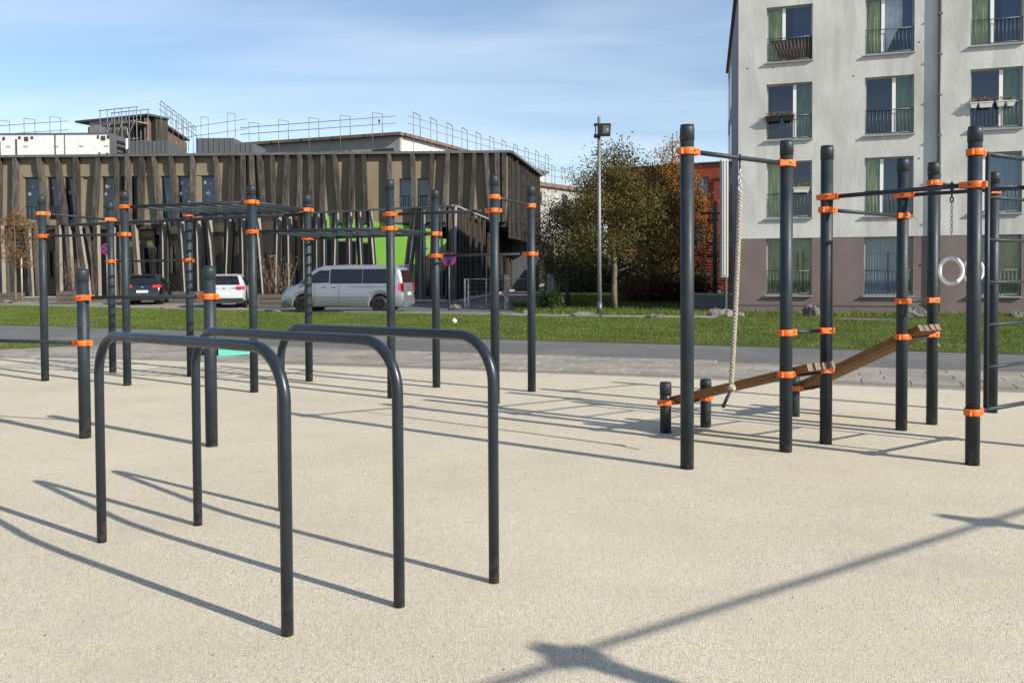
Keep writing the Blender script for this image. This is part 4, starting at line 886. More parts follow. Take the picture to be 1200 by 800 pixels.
# ---- things on the roof
def roofbox(name, label, cat, x0, x1, y0, y1, Y, mname, depth=3, seams=0):
    P0, P1 = depthpt(x0, Y), depthpt(x1, Y); t = empty(name, XY(P0, hz(P0, y1)), label, cat); fr = facade_frame(P0, P1); L = (P1 - P0).length; z0, z1 = hz(P0, y1), hz(P0, y0)
    m = MB(); fbox(m, fr, 0, L, z0, z1, -depth, 0); part('body', m, mname, t)
    for i in range(seams): s = L * (i + .5) / seams; m = MB(); fbox(m, fr, s - .02, s + .02, z0, z1, .001, .05); part('seam', m, 'flash', t)
    return t, fr, L, z0, z1
t, fr, L, z0, z1 = roofbox('container_unit', 'long white technical container on the timber building roof at far left', 'container', 4, 131, 158, 184, 57, 'whitebox', 2.4)
m = MB(); fbox(m, fr, -.05, L + .05, z1, z1 + .09, -2.5, .05); part('lid', m, 'zinc', t)
for u, w_, za_, zb__ in ((.02, .16, .75, .9), (.22, .25, .70, .9), (.165, .16, .8, .92), (.28, .16, .8, .92), (.925, .28, .72, .92), (.89, .12, .8, .95), (.98, .16, .8, .95), (.02, .12, .02, .08), (.17, .12, .02, .08), (.26, .12, .02, .08), (.9, .12, .1, .18), (.97, .16, .1, .16)):
    m = MB(); fbox(m, fr, u * L, u * L + w_, z0 + (z1 - z0) * za_, z0 + (z1 - z0) * zb__, .001, .03); part('vent', m, 'darkframe', t)
for u, w_ in ((.5, .05), (.59, .02), (.14, .09)): m = MB(); fbox(m, fr, u * L, u * L + w_, z0, z0 + (z1 - z0) * (1 if u != .14 else .8), .001, .04); part('joint', m, 'darkframe', t)
for u in (.05, .21, .49, .72, .95): m = MB(); fbox(m, fr, u * L, u * L + .3, z0 + (z1 - z0) * .42, z0 + (z1 - z0) * .5, .001, .012); part('label_plate', m, 'winframe', t)
e1 = FP(fr, L, 0, 0); P2 = depthpt(152, 59.0); f2 = (XY(e1), (XY(P2) - XY(e1)).normalized(), Vector((0, -1, 0))); f2 = (f2[0], f2[1], Vector((f2[1].y, -f2[1].x, 0))); L2 = (XY(P2) - XY(e1)).length
m = MB(); fbox(m, f2, 0, L2, z0, z1, -1, 0.0); part('end_panel', m, 'zinc', t)
for i in range(3): m = MB(); zz_ = z0 + (z1 - z0) * (.12 + .27 * i); fbox(m, f2, L2 * .4, L2 * .85, zz_, zz_ + .22, .004, .03); part('louvre', m, 'bolt', t)
m = MB(); fbox(m, f2, L2 * .9, L2, z0, z1, .004, .06); part('corner_post', m, 'whitebox', t)
roofbox('roof_penthouse', 'low dark standing-seam box right of the white roof container', 'roof box', 155, 200, 165.5, 184, 58, 'zinc', 3, 9)
roofbox('roof_penthouse', 'taller dark standing-seam box in the middle of the timber building roof', 'roof box', 232, 276, 162, 184, 58, 'zinc', 3, 7)
roofbox('roof_penthouse', 'lower dark roof box attached right of the taller standing-seam box', 'roof box', 277, 299, 168, 184, 58.5, 'zinc', 3, 4)
# skylight seen between posts
# ---- distant flat-roofed buildings under scaffolding
def frames(root, A, B, z, n, hh=1.55, w=.8, rails=(1.05, .55)):
    d = (XY(B) - XY(A)).normalized(); L = (XY(B) - XY(A)).length
    for i in range(n):
        P = XY(A) + d * (L * (i + .3) / n) + Vector((0, 0, z)); m = MB(); r_ = .035
        m.tube(P + Vector((0, 0, -1.6)), P + Vector((0, 0, hh)), r_, 6); m.tube(P + d * w * .5 + Vector((0, .6, 0)), P + d * w * .5 + Vector((0, .6, hh - .1)), r_, 6); m.beam(P + Vector((0, 0, hh)), P + d * w * .5 + Vector((0, .6, hh - .1)), .07, .05)
        part('guard_frame', m, 'scaffold', root, P)
    for k in rails: m = MB(); m.tube(XY(A) + Vector((0, 0, z + k)), XY(B) + Vector((0, 0, z + k)), .032, 6); part('guard_rail', m, 'scaffold', root, XY(A, z + k))
D0, D1, D2 = depthpt(290, 86), depthpt(470, 80), depthpt(640, 112)
zD = hz(D1, 155.5)
t = empty('scaffolded_building', D0, 'flat roofed grey building under scaffold guard rails behind the roof, centre', 'building')
df = facade_frame(D0, D1); LD = (D1 - D0).length; m = MB(); fbox(m, df, 0, LD, 0, zD - .3, -4, 0); part('wall', m, 'greybuild', t)
m = MB(); fbox(m, df, -.5, LD + .3, zD - .28, zD, -4, .5); part('roof_edge', m, 'brown_edge', t)
for x in (305, 348, 380, 437): s, _ = onplane(x, 170, df); m = MB(); fbox(m, df, s, s + 2.2, zD - 3.2, zD - 1.4, .01, .05); part('window', m, 'carglass', t, FP(df, s, zD - 3, .01))
dS3 = (D2 - D1).normalized(); d2 = (XY(D1), dS3, Vector((dS3.y, -dS3.x, 0))); LD2 = (D2 - D1).length
m = MB(); fbox(m, d2, 0.01, LD2, 0, zD - .3, -.4, -.03); part('side_wall', m, 'whitebox', t)
m = MB(); fbox(m, d2, 0.31, LD2, zD - .28, zD - .004, -.6, .5); part('side_roof_edge', m, 'brown_edge', t)
sc = empty('roof_scaffold', XY(D0, zD), 'row of tall scaffold guard frames above the centre roof', 'scaffold')
frames(sc, D0 + df[2] * .8, D1 + df[2] * .8, zD - .2, 5, 2.1, 1.9, (1.6, .95)); 
sc = empty('roof_scaffold', XY(D1, zD), 'scaffold guard frames stepping down along the receding roof right of the centre corner', 'scaffold')
frames(sc, D1 + d2[2] * .9, D2 + d2[2] * .9, zD - .2, 11, 2.2, 2.2, (1.7, 1.0))
G0, G1, G2 = depthpt(-30, 92), depthpt(88, 88), depthpt(108, 84)
t = empty('scaffolded_hall', G0, 'long flat roof edge with guard rails behind the white container', 'building'); gf = facade_frame(G0, G1); zG = hz(G1, 160)
m = MB(); fbox(m, gf, 0, (G1 - G0).length + 2, 0, zG, -10, 0); part('wall', m, 'brown_edge', t)
sc = empty('roof_scaffold', XY(G0, zG), 'leftmost scaffold guard frames above the white container', 'scaffold'); frames(sc, G0 + gf[2] * .5, G1 + gf[2] * .5, zG - .2, 4, 2.3, 2.0, (1.7, .8))
P0, P1, P2 = depthpt(108, 86), depthpt(177, 83), depthpt(222, 99)
t = empty('scaffolded_block', P0, 'beige block half covered by scaffolding, highest roof at upper left', 'building'); pf_ = facade_frame(P0, P1); LP = (P1 - P0).length; zP = hz(P1, 133.5)
m = MB(); fbox(m, pf_, 0, LP * .62, 0, zP - .21, -2.5, 0); part('wall', m, 'greybuild', t); m = MB(); fbox(m, pf_, LP * .62, LP, 0, zP - .21, -2.5, -.9); part('recessed_wall', m, 'darkpanel', t)
m = MB(); fbox(m, pf_, -1.8, LP + .2, zP - .2, zP, -2.5, .15); part('roof_edge', m, 'darkframe', t)
m = MB(); fbox(m, pf_, -1.8, 0, zP - 3.2, zP - .4, -10, -1.4); part('brick_wall', m, 'brown_edge', t)
dS4 = (P2 - P1).normalized(); d4 = (XY(P1), dS4, Vector((dS4.y, -dS4.x, 0))); L4 = (P2 - P1).length
m = MB(); fbox(m, d4, 0, L4, 0, zP - .4, -.4, -.05); part('side_wall', m, 'brown_edge', t); m = MB(); fbox(m, d4, .41, L4, zP - .2, zP - .004, -.6, .3); part('side_roof_edge', m, 'brown_edge', t)
for s in (.68, .82): m = MB(); fbox(m, pf_, LP * s, LP * s + .9, zP - 4.2, zP - 2.2, -.88, -.8); part('window', m, 'curtain_navy', t, FP(pf_, LP * s, zP - 4.2, -.88))
sc = empty('scaffold_tower', XY(P1, 0), 'tower of scaffold tubes with decks against the beige block at upper left', 'scaffold')
for i in range(6):
    for oo in (.2, 1.6):
        s = LP * (.42 + .12 * i); m = MB(); m.tube(FP(pf_, s, zP - 6, oo), FP(pf_, s, zP + .4, oo), .04, 6); part('standard', m, 'scaffold', sc, FP(pf_, s, zP - 6, oo))
for z_ in (zP + .38, zP - .9, zP - 2.6, zP - 3.2):
    for oo in (.2, 1.6): m = MB(); m.tube(FP(pf_, LP * .4, z_, oo), FP(pf_, LP * 1.05, z_, oo), .04, 6); part('ledger', m, 'scaffold', sc, FP(pf_, LP * .4, z_, oo))
for z_ in (zP - .95, zP - 3.3): m = MB(); fbox(m, pf_, LP * .4, LP * 1.03, z_ - .1, z_ - .03, .2, 1.6); part('deck', m, 'greybuild', sc, FP(pf_, LP * .4, z_, .2))
for k in range(3): m = MB(); m.tube(FP(pf_, LP * (.42 + .2 * k), zP - 3.2, 1.66), FP(pf_, LP * (.6 + .2 * k), zP - .9, 1.66), .035, 6); part('brace', m, 'scaffold', sc, FP(pf_, LP * .42, zP - 3, 1.6))
sc = empty('roof_scaffold', XY(P1, zP), 'scaffold rails running down the receding brown side at upper left', 'scaffold'); frames(sc, P1 + d4[2] * 1.0, P2 + d4[2] * 1.0, zP - .3, 7, 1.7, 1.2, (1.3, .75))
P0, P1 = depthpt(200, 112), depthpt(292, 104); sc = empty('roof_scaffold', XY(P0, 0), 'thin distant scaffold rails between the two roof buildings', 'scaffold'); zz_ = hz(P0, 170); frames(sc, P0, P1, zz_, 3, 3.0, 2.2, (1.9, .7))
P0, P1 = depthpt(590, 100), depthpt(700, 118); t = empty('far_roof', P0, 'distant white walled flat roof building with guard rails above the tree', 'building'); ff = facade_frame(P0, P1); zz_ = hz(P0, 207)
m = MB(); fbox(m, ff, 0, (P1 - P0).length, 0, zz_ - .5, -8, 0); part('wall', m, 'greybuild', t); m = MB(); fbox(m, ff, 0, (P1 - P0).length, zz_ - .5, zz_, -8, .4); part('roof_edge', m, 'brown_edge', t)
for i in range(10): s = 1 + i * 2.0; m = MB(); fbox(m, ff, s, s + 1.2, zz_ - 2.8, zz_ - 1.2, .01, .05); part('window', m, 'winframe' if i % 3 else 'carglass', t, FP(ff, s, zz_ - 3, 0))
sc = empty('roof_scaffold', XY(P0, zz_), 'small scaffold frames above the tree left of the lamp post', 'scaffold'); frames(sc, P0, P1, zz_, 9, 2.3, 1.6, (1.8, 1.0))

# ------------------------------------------------------------------ red building
Q0, Q1 = depthpt(712, 68), depthpt(850, 64); t = empty('red_building', Q0, 'flat roofed red rendered building behind the autumn trees', 'building'); qf = facade_frame(Q0, Q1); LQ = (Q1 - Q0).length; zQ = hz(Q1, 190.5)
hs = []
for x0, x1, y0, y1 in ((816, 830.5, 208, 229.5), (786, 796, 209, 231), (740, 752, 212, 234)):
    a, z1_ = onplane(x0, y0, qf); b, _ = onplane(x1, y0, qf); _, z0_ = onplane(x0, y1, qf); hs.append((a, b, z0_, z1_))
m = MB(); wall_holes(m, qf, 0, LQ + 8, 0, zQ, hs, .18); part('wall', m, 'red', t)
m = MB(); fbox(m, qf, -.1, LQ + 8, zQ, zQ + .1, -8, .12); part('roof_edge', m, 'darkframe', t)
m = MB(); fbox(m, qf, 0, LQ + 8, 0, zQ - .1, -.35, -.3); part('interior', m, 'room', t)
for a, b, c, d in hs:
    m = MB(); f = .07; fbox(m, qf, a, b, d - f, d, -.15, -.06); fbox(m, qf, a, b, c, c + f, -.15, -.06); fbox(m, qf, a, a + f, c + f, d - f, -.15, -.06); fbox(m, qf, b - f, b, c + f, d - f, -.15, -.06); w = part('window', m, 'darkframe', t, FP(qf, a, c, -.1))
    m = MB(); m.add([FP(qf, q, z, -.1) for q, z in ((a + f, c + f), (b - f, c + f), (b - f, d - f), (a + f, d - f))], [(0, 1, 2, 3)]); part('pane', m, 'pane', w)
    m = MB(); fbox(m, qf, (a + b) / 2 - .05, (a + b) / 2 + .05, c + f, d - f, -.13, -.07); fbox(m, qf, a + f, b - f, c + .4, c + .45, -.128, -.075); part('mullion', m, 'winframe', w)
a, _ = onplane(836, 250, qf); m = MB(); fbox(m, qf, a, a + .06, 3.2, zQ - 1.1, .002, .08); fbox(m, qf, a + .06, a + 1.2, zQ - 1.16, zQ - 1.1, .002, .08); part('reveal_frame', m, 'darkframe', t)
a, _ = onplane(826, 280, qf)
for i in range(16): m = MB(); z_ = .6 + i * .22; fbox(m, qf, a, a + 1.6, z_, z_ + .11, .002, .07); part('louvre', m, 'red', t, FP(qf, a, z_, 0))
m = MB(); fbox(m, qf, a - .05, a + 1.65, .5, 4.2, .0005, .0015); part('louvre_back', m, 'darkframe', t)
m = MB(); a2, z2 = onplane(806, 262, qf); m.add([FP(qf, a2, 3.4, .02), FP(qf, a2 + 1.3, 3.4, .02), FP(qf, a2 + 1.3, 4.6, .02), FP(qf, a2 + .5, 5.5, .02), FP(qf, a2, 5.2, .02)], [(0, 1, 2, 3, 4)]); part('gable_panel', m, 'zinc', t)
# dark multi-arm mast
P = depthpt(838, 47); t = empty('dark_mast', P, 'dark mast with short arms in front of the red louvres', 'mast'); m = MB(); m.tube(P, XY(P, hz(P, 236)), .13, 10); part('pole', m, 'darkframe', t)
for yy, w_ in ((250, .8), (258, .45), (285, .4), (300, .45)): m = MB(); z_ = hz(P, yy); m.beam(XY(P, z_) - Vector((w_, 0, 0)), XY(P, z_) + Vector((w_ * .4, 0, 0)), .12, .12); part('arm', m, 'darkframe', t, XY(P, z_))

# ------------------------------------------------------------------ vegetation
def tree(name, P, h, trunk_h, tr, crown, n_leaf, leafsize, cols_, label, cat='tree', bark='bark', density=60, sparse_top=False, lean=(0, 0), transl=.35, seed=1, limbs=22, clump=.34):
    rs = np.random.default_rng(seed); rd = random.Random(seed)
    t = empty(name, P, label, cat, 'trees behind the lawn' if cat == 'tree' else None); m = MB(); tips = []
    top = P + Vector((lean[0], lean[1], h * .96))
    pts = []; N = 9
    for i in range(N): u = i / (N - 1); pts.append(P + (top - P) * u + Vector((rd.uniform(-.05, .05) * (u > 0) * h * .1, rd.uniform(-.05, .05) * h * .1 * (u > 0), 0)))
    pts[0] = P + Vector((0, 0, -.05)); m.path(pts, [tr * (1 - .9 * i / (N - 1)) for i in range(N)], 10)
    def curve(a, b, r, n=5):
        ps = []
        for i in range(n + 1): u = i / n; q = a.lerp(b, u) + Vector((0, 0, -math.sin(u * math.pi) * .06 * (b - a).length)); ps.append(q + Vector((rd.uniform(-1, 1), rd.uniform(-1, 1), rd.uniform(-1, 1))) * .03 * (b - a).length)
        m.path(ps, [r * (1 - .8 * i / n) for i in range(n + 1)], 6); return ps
    for i in range(limbs):
        u = trunk_h / h + (1 - trunk_h / h) * ((i + .5) / limbs) ** .9; a = P + (top - P) * (u * .93); az = i * 2.4 + rd.uniform(-.4, .4); rr_ = crown(u) * rd.uniform(.72, 1.05)
        b = a + Vector((math.cos(az) * rr_, math.sin(az) * rr_, rd.uniform(.15, .6) * rr_ + .1)); ps = curve(a, b, tr * .36 * (1.15 - u))
        tips += ps[2:]
        for k in range(4):
            q = ps[rd.randint(2, 4)]; az2 = az + rd.uniform(-1.3, 1.3); l2 = rr_ * rd.uniform(.3, .55); e = q + Vector((math.cos(az2) * l2, math.sin(az2) * l2, rd.uniform(-.1, .7) * l2)); ps2 = curve(q, e, tr * .12 * (1.2 - u), 3); tips += ps2[1:]
    part('trunk', m, bark, t)
    T = np.array([tuple(v) for v in tips]); zrel = (T[:, 2] - P.z) / h
    wgt = np.ones(len(T)) if not sparse_top else np.where(zrel > .78, .25, 1.0)
    wgt = wgt * rs.uniform(.15, 1.6, len(T)); wgt /= wgt.sum()
    idx = rs.choice(len(T), n_leaf, p=wgt); c = T[idx] + rs.normal(0, clump, (n_leaf, 3)) * np.array([1, 1, .75])
    a = rs.normal(0, 1, (n_leaf, 3)); a /= np.linalg.norm(a, axis=1)[:, None]; b = np.cross(a, rs.normal(0, 1, (n_leaf, 3))); b /= np.linalg.norm(b, axis=1)[:, None]
    s = rs.uniform(.6, 1.25, n_leaf)[:, None] * leafsize; v = np.stack([c - a * s, c - b * s * .55, c + a * s, c + b * s * .55], 1)
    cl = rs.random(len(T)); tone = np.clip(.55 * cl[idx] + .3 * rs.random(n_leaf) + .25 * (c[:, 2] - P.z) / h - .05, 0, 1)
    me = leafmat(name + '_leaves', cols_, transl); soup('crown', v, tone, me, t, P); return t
P = depthpt(720, 33.5)
tree('linden_tree', P, 6.85, 1.5, .13, lambda u: 2.65 * min(1, max(.1, (u - .08) / .22)) * max(.05, 1 - (u - .28) / .76) ** .75 + .12, 32000, .050, [(.045, .045, .012), (.085, .080, .020), (.13, .105, .028), (.20, .135, .040)], 'largest leafy tree, olive green turning brown, behind the lamp post', seed=3, sparse_top=True, limbs=34, clump=.30, density=1)
P = depthpt(764, 41)
tree('maple_tree', P, 7.0, 1.2, .18, lambda u: 2.1 * math.sin(min(1, max(0, (u - .08) / .92)) ** .6 * math.pi) ** .8 + .3, 15000, .060, [(.028, .030, .009), (.06, .050, .014), (.12, .075, .020), (.20, .10, .028)], 'dark brown-green tree in the middle of the group', bark='bark_dark', seed=11, sparse_top=True, limbs=30, clump=.36)
P = depthpt(788, 54)
tree('maple_tree', P, 10.6, 1.0, .20, lambda u: 2.7 * min(1, max(.3, (u - .05) / .15)) * max(.05, 1 - (u - .25) / .78) ** .7 + .15, 20000, .066, [(.07, .055, .012), (.17, .10, .018), (.32, .15, .024), (.42, .22, .035)], 'orange and yellow autumn tree in front of the red building', bark='bark_dark', seed=23, sparse_top=True, limbs=30, clump=.36)
P = depthpt(665, 37.5)
tree('willow_tree', P, 4.7, .8, .12, lambda u: 1.45 * math.sin(min(1, max(0, (u - .05) / .95)) ** .6 * math.pi) ** .7 + .4, 11000, .055, [(.04, .048, .020), (.075, .085, .035), (.12, .12, .05)], 'dull green bushy tree at the left of the tree group', bark='bark_dark', seed=31, limbs=24, clump=.36)
def bush(name, P, w, d, h, n, ls, cols_, label, cat='bush', group=None, seed=1):
    rs = np.random.default_rng(seed); k = max(12, int(w * 14)); cc = np.stack([rs.uniform(-w / 2, w / 2, k), rs.uniform(-d / 2, d / 2, k), rs.uniform(.1, 1, k) * h * .8], 1)
    idx = rs.integers(0, k, n); c = cc[idx] + rs.normal(0, 1, (n, 3)) * np.array([w / k ** .5 * .6, d * .25, h * .16]); c[:, 2] = np.abs(c[:, 2]); c += np.array(tuple(P))
    a = rs.normal(0, 1, (n, 3)); a /= np.linalg.norm(a, axis=1)[:, None]; b = np.cross(a, rs.normal(0, 1, (n, 3))); b /= np.linalg.norm(b, axis=1)[:, None]; s = rs.uniform(.6, 1.3, n)[:, None] * ls
    v = np.stack([c - a * s, c - b * s * .6, c + a * s, c + b * s * .6], 1)
    t = empty(name, P, label, cat, group); m = MB()
    for q in range(0, k, 2): m.path([P + Vector((cc[q][0] * .6, cc[q][1] * .6, 0)), P + Vector(tuple(cc[q]))], [.02, .006], 5)
    part('stems', m, 'bark_dark', t); soup('foliage', v, np.clip(rs.random(k)[idx] * .6 + rs.random(n) * .4, 0, 1), leafmat(name + '_leaf', cols_), t, P); return t
bush('hedge', depthpt(783, 40.5), 3.6, 1.2, 1.3, 9000, .06, [(.06, .02, .015), (.14, .05, .03), (.10, .07, .02)], 'reddish brown hedge under the autumn trees', 'hedge', seed=5)
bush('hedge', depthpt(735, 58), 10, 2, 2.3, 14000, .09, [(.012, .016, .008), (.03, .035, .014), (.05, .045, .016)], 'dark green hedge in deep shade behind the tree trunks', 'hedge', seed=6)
bush('shrub', depthpt(738, 43), 1.0, .8, .9, 1500, .06, [(.03, .05, .012), (.08, .10, .02)], 'small green shrub right of the pale tree trunk', 'bush', seed=8)
bush('shrub', gp(640, 363), .9, .6, .75, 1600, .05, [(.05, .09, .02), (.12, .16, .04)], 'tall green weeds at the foot of the mesh fence', 'bush', seed=9)
bush('shrub', gp(612, 362.5), .8, .5, .35, 900, .05, [(.06, .09, .02), (.14, .17, .05)], 'low green weeds in front of the fence centre post', 'bush', seed=19)
# young brown tree with stakes at far left
P = gp(18.5, 354)
t = tree('young_tree', P, 5.3, 2.0, .075, lambda u: 1.15 * math.sin(min(1, max(0, (u - .35) / .65)) ** .7 * math.pi) ** .8 + .15, 3200, .055, [(.10, .055, .025), (.20, .12, .05), (.30, .19, .09)], 'young brown-leaved tree tied to stakes at the far left', seed=41, limbs=20, clump=.16)
for i, (x, y, yt) in enumerate(((26, 352, 302), (13, 349, 312), (9, 348.5, 308))):
    Q = gp(x, y); top = XY(Q, hz(Q, yt)); 
    if i: top = top + Vector((-.1 if i == 1 else -.05, 0, 0))
    m = MB(); m.path([Q, top], .045, 8); tag(part('tree_stake', m, 'stake', None, Q), ('upright pale wooden stake right of the young tree', 'slanting pale stake left of the young tree', 'short leaning pale stake at the left edge')[i], 'stake', 'stakes round the young tree')
# planters
def planter(x0, x1, y0, y1, label, boards=3):
    P0, P1 = gp(x0, y1), gp(x1, y1); P1 = Vector((P1.x, P0.y, 0)); fr = facade_frame(P0, P1); L = (P1 - P0).length; h = hz(P0, y0); t = empty('planter_box', P0, label, 'planter', 'timber planter boxes along the road'); dpt = 1.1
    for i in range(boards):
        z0 = h * i / boards + .015; z1 = h * (i + 1) / boards - .015; m = MB(); fbox(m, fr, 0, L, z0, z1, -.05, .0); part('board', m, 'planterwood', t, FP(fr, 0, z0)); 
        m = MB(); fbox(m, fr, L - .05, L, z0, z1, -dpt, -.051); part('end_board', m, 'planterwood', t, FP(fr, L, z0)); m = MB(); fbox(m, fr, 0, .05, z0, z1, -dpt, -.051); part('end_board', m, 'planterwood', t, FP(fr, 0, z0))
    m = MB(); fbox(m, fr, .05, L - .05, 0, h - .08, -dpt + .05, -.06); part('soil', m, 'earth', t); return P0, P1, h, fr, L
def drystems(P, w, h, n, label, seed, cols_=((.14, .08, .04), (.26, .16, .08), (.40, .30, .16))):
    rd = random.Random(seed); t = empty('dry_shrub', P, label, 'shrub', 'dry shrubs in the planter boxes'); m = MB(); tp = []
    for _ in range(n):
        a = P + Vector((rd.uniform(-w, w) * .35, rd.uniform(-.15, .15), 0)); b = a + Vector((rd.uniform(-w, w) * .45, rd.uniform(-.3, .3), h * rd.uniform(.5, 1))); mid = a.lerp(b, .5) + Vector((rd.uniform(-.05, .05), 0, 0)); m.path([a, mid, b], [.012, .009, .004], 4); tp += [mid, b, mid.lerp(b, .5), a.lerp(mid, .6)]
    tag(part('stem', m, 'brown_edge', t), kind='stuff'); rs = np.random.default_rng(seed); T = np.array([tuple(v) for v in tp]); k = n * 14; idx = rs.integers(0, len(T), k); c = T[idx] + rs.normal(0, .06, (k, 3)); v = c[:, None, :] + rs.normal(0, .028, (k, 3, 3))
    soup('foliage', v, rs.random(k), leafmat('dry_leaf', list(cols_)), t, P)
P0, P1, h, fr, L = planter(66, 88, 341, 356.5, 'stacked dark timber planter left of the dark hatchback'); drystems(FP(fr, L * .5, h - .1, -.5), 1.1, 1.9, 30, 'rust brown dry shrub in the planter behind the short thick post', 3, ((.10, .04, .02), (.16, .07, .035), (.22, .13, .07)))
P0, P1, h, fr, L = planter(302, 336, 344.5, 361, 'long dark timber planter between the white hatchback and the silver van'); drystems(FP(fr, L * .55, h - .1, -.5), 1.3, 1.8, 34, 'tall dry golden shrub in the planter beside the van', 4)
planter(201, 228, 341.5, 354, 'dark timber planter between the two hatchbacks', 3)
planter(-12, 14, 343, 352, 'dark timber planter at the far left under the young tree', 2)

# rocks
def rock(P, r, label, seed, sq=(1, .8, .7)):
    rd = np.random.default_rng(seed); m = MB(); n, k = 12, 7; vs = []
    for i in range(k + 1):
        for j in range(n):
            th = math.pi * i / k; ph = 2 * math.pi * j / n; s = 1 + .22 * math.sin(3 * ph + seed) * math.sin(2 * th + seed * 2) + rd.normal(0, .07); vs.append(P + Vector((math.sin(th) * math.cos(ph) * r * sq[0] * s, math.sin(th) * math.sin(ph) * r * sq[1] * s, math.cos(th) * r * sq[2] * s + r * sq[2] * .55)))
    m.add(vs, [(i * n + j, i * n + (j + 1) % n, (i + 1) * n + (j + 1) % n, (i + 1) * n + j) for i in range(k) for j in range(n)]); tag(part('boulder', m, 'rock', None, P), label, 'rock', 'boulders along the lawn edge')
for i, (x, y, r, lb_, sq) in enumerate(((838, 372, .24, 'pale jagged boulder immediately right of the nearest tall right-hand post', (1.2, .8, .8)), (851, 371.5, .22, 'pale boulder behind the hanging rope', (1, .8, .8)), (866, 371.5, .17, 'small low boulder at the corner of the white block', (1.2, .8, .6)), (952, 370.5, .26, 'grey boulder left of the third tall post of the right rig', (1.1, .8, .9)), (1073, 373, .30, 'dark topped boulder between the two close posts with the low bar', (1.2, .8, .8)), (1192, 372, .22, 'low boulder at the right edge of the lawn', (1.2, .8, .5)), (683, 371, .26, 'flat grey boulder left of the lamp post foot', (1.6, .8, .4)), (768, 372.5, .2, 'flat double stone right of the tree trunk', (1.7, .8, .4)), (616, 369, .15, 'small pale stone at the foot of the fence', (1.1, .8, .7)), (556, 365, .22, 'yellowish stone at the foot of the parking sign', (1.2, .8, .6)), (325, 366.2, .15, 'little stone on the kerb near the van front wheel', (1.4, .8, .5)), (194, 362.5, .14, 'little stone on the kerb right of the dark hatchback', (1.4, .8, .5)), (7, 355.5, .25, 'low stone under the young tree', (1.4, .8, .5)))):
    if x == 556: x = 534; y = 362.5
    rock(gp(x, y), r, lb_, i + 3, sq)
P = gp(532.5, 379); m = MB(); m.lathe([(.001 + .075 * math.sin(math.pi * k / 10), .075 - .075 * math.cos(math.pi * k / 10)) for k in range(11)], P, 16); tag(part('ball', m, 'white', None, P), 'small white ball lying on the lawn', 'ball')
P = gp(1096, 406); m = MB(); m.add([P + Vector(v) for v in ((-.08, 0, .02), (.06, -.02, .02), (.08, .03, .07), (-.03, .04, .08), (-.05, .06, .02), (.03, .07, .03))], [(0, 1, 2, 3), (3, 2, 5, 4)]); tag(part('paper_scrap', m, 'white', None, P), 'crumpled white paper scrap on the lawn near the upper ramp end', 'litter')

# ------------------------------------------------------------------ street furniture
P = gp(702.5, 368.8); t = empty('floodlight_mast', P, 'slim grey mast with one square floodlight near its top', 'street lamp')
zt3 = hz(P, 137); m = MB(); m.path([P, XY(P, zt3 * .35), XY(P, zt3)], [.085, .065, .055], 14); part('pole', m, 'galv', t); m = MB(); m.tube(P, XY(P, .45), .10, 14); part('pole_sleeve', m, 'rail', t)
z_ = hz(P, 153); c = XY(P, z_) + Vector((.17, -.12, 0)); rot = Matrix.Rotation(R(-5), 3, 'Y') @ Matrix.Rotation(R(20), 3, 'Z') @ Matrix.Rotation(R(18), 3, 'X')
m = MB(); m.box(c, (.42, .16, .44), mtx=rot); part('lamp_housing', m, 'bolt', t, c); m = MB(); m.box(c + rot @ Vector((.03, -.085, .03)), (.26, .01, .28), mtx=rot); part('lamp_glass', m, 'zinc', t, c); m = MB(); m.box(c + rot @ Vector((.07, -.094, .02)), (.08, .01, .08), mtx=rot); part('lamp_bulb', m, 'sill', t, c)
m = MB(); m.box(XY(P, z_) + Vector((-.12, 0, -.2)), (.12, .12, .12)); m.box(XY(P, z_) + Vector((-.12, 0, .2)), (.12, .12, .08)); m.tube(XY(P, z_) + Vector((-.12, 0, -.2)), XY(P, z_) + Vector((-.12, 0, .2)), .02, 8); part('bracket', m, 'bolt', t)
def sign(x, yb, yc, r, label, yaw=0):
    P = gp(x, yb); t = empty('no_stopping_sign', P, label, 'traffic sign', 'round no-stopping signs'); z = hz(P, yc); m = MB(); m.tube(P, XY(P, z + r * .8), .035, 10); part('pole', m, 'galv', t)
    c = XY(P, z) + Vector((0, -.05, 0)); n = 36
    def disc(m, rad, o, mi=0): m.path([c + Vector((0, -o, 0)), c + Vector((0, -o - .008, 0))], rad, n, mi, smooth=False)
    m = MB(); disc(m, r, 0); part('sign_rim', m, 'signred', t); m = MB(); disc(m, r * .80, .010); part('sign_face', m, 'signblue', t)
    for a_ in (45, -45): m = MB(); d = Vector((math.cos(R(a_)), 0, math.sin(R(a_)))); m.beam(c + Vector((0, -.024 - .002 * (a_ > 0), 0)) - d * r * .80, c + Vector((0, -.024 - .002 * (a_ > 0), 0)) + d * r * .80, .008, r * .17); part('sign_bar', m, 'signred', t)
sign(526.5, 363.6, 303.5, .275, 'round blue and red no-stopping sign on a pole left of the mesh gate')
sign(126, 353.5, 292, .30, 'round no-stopping sign half hidden behind a post at the left')
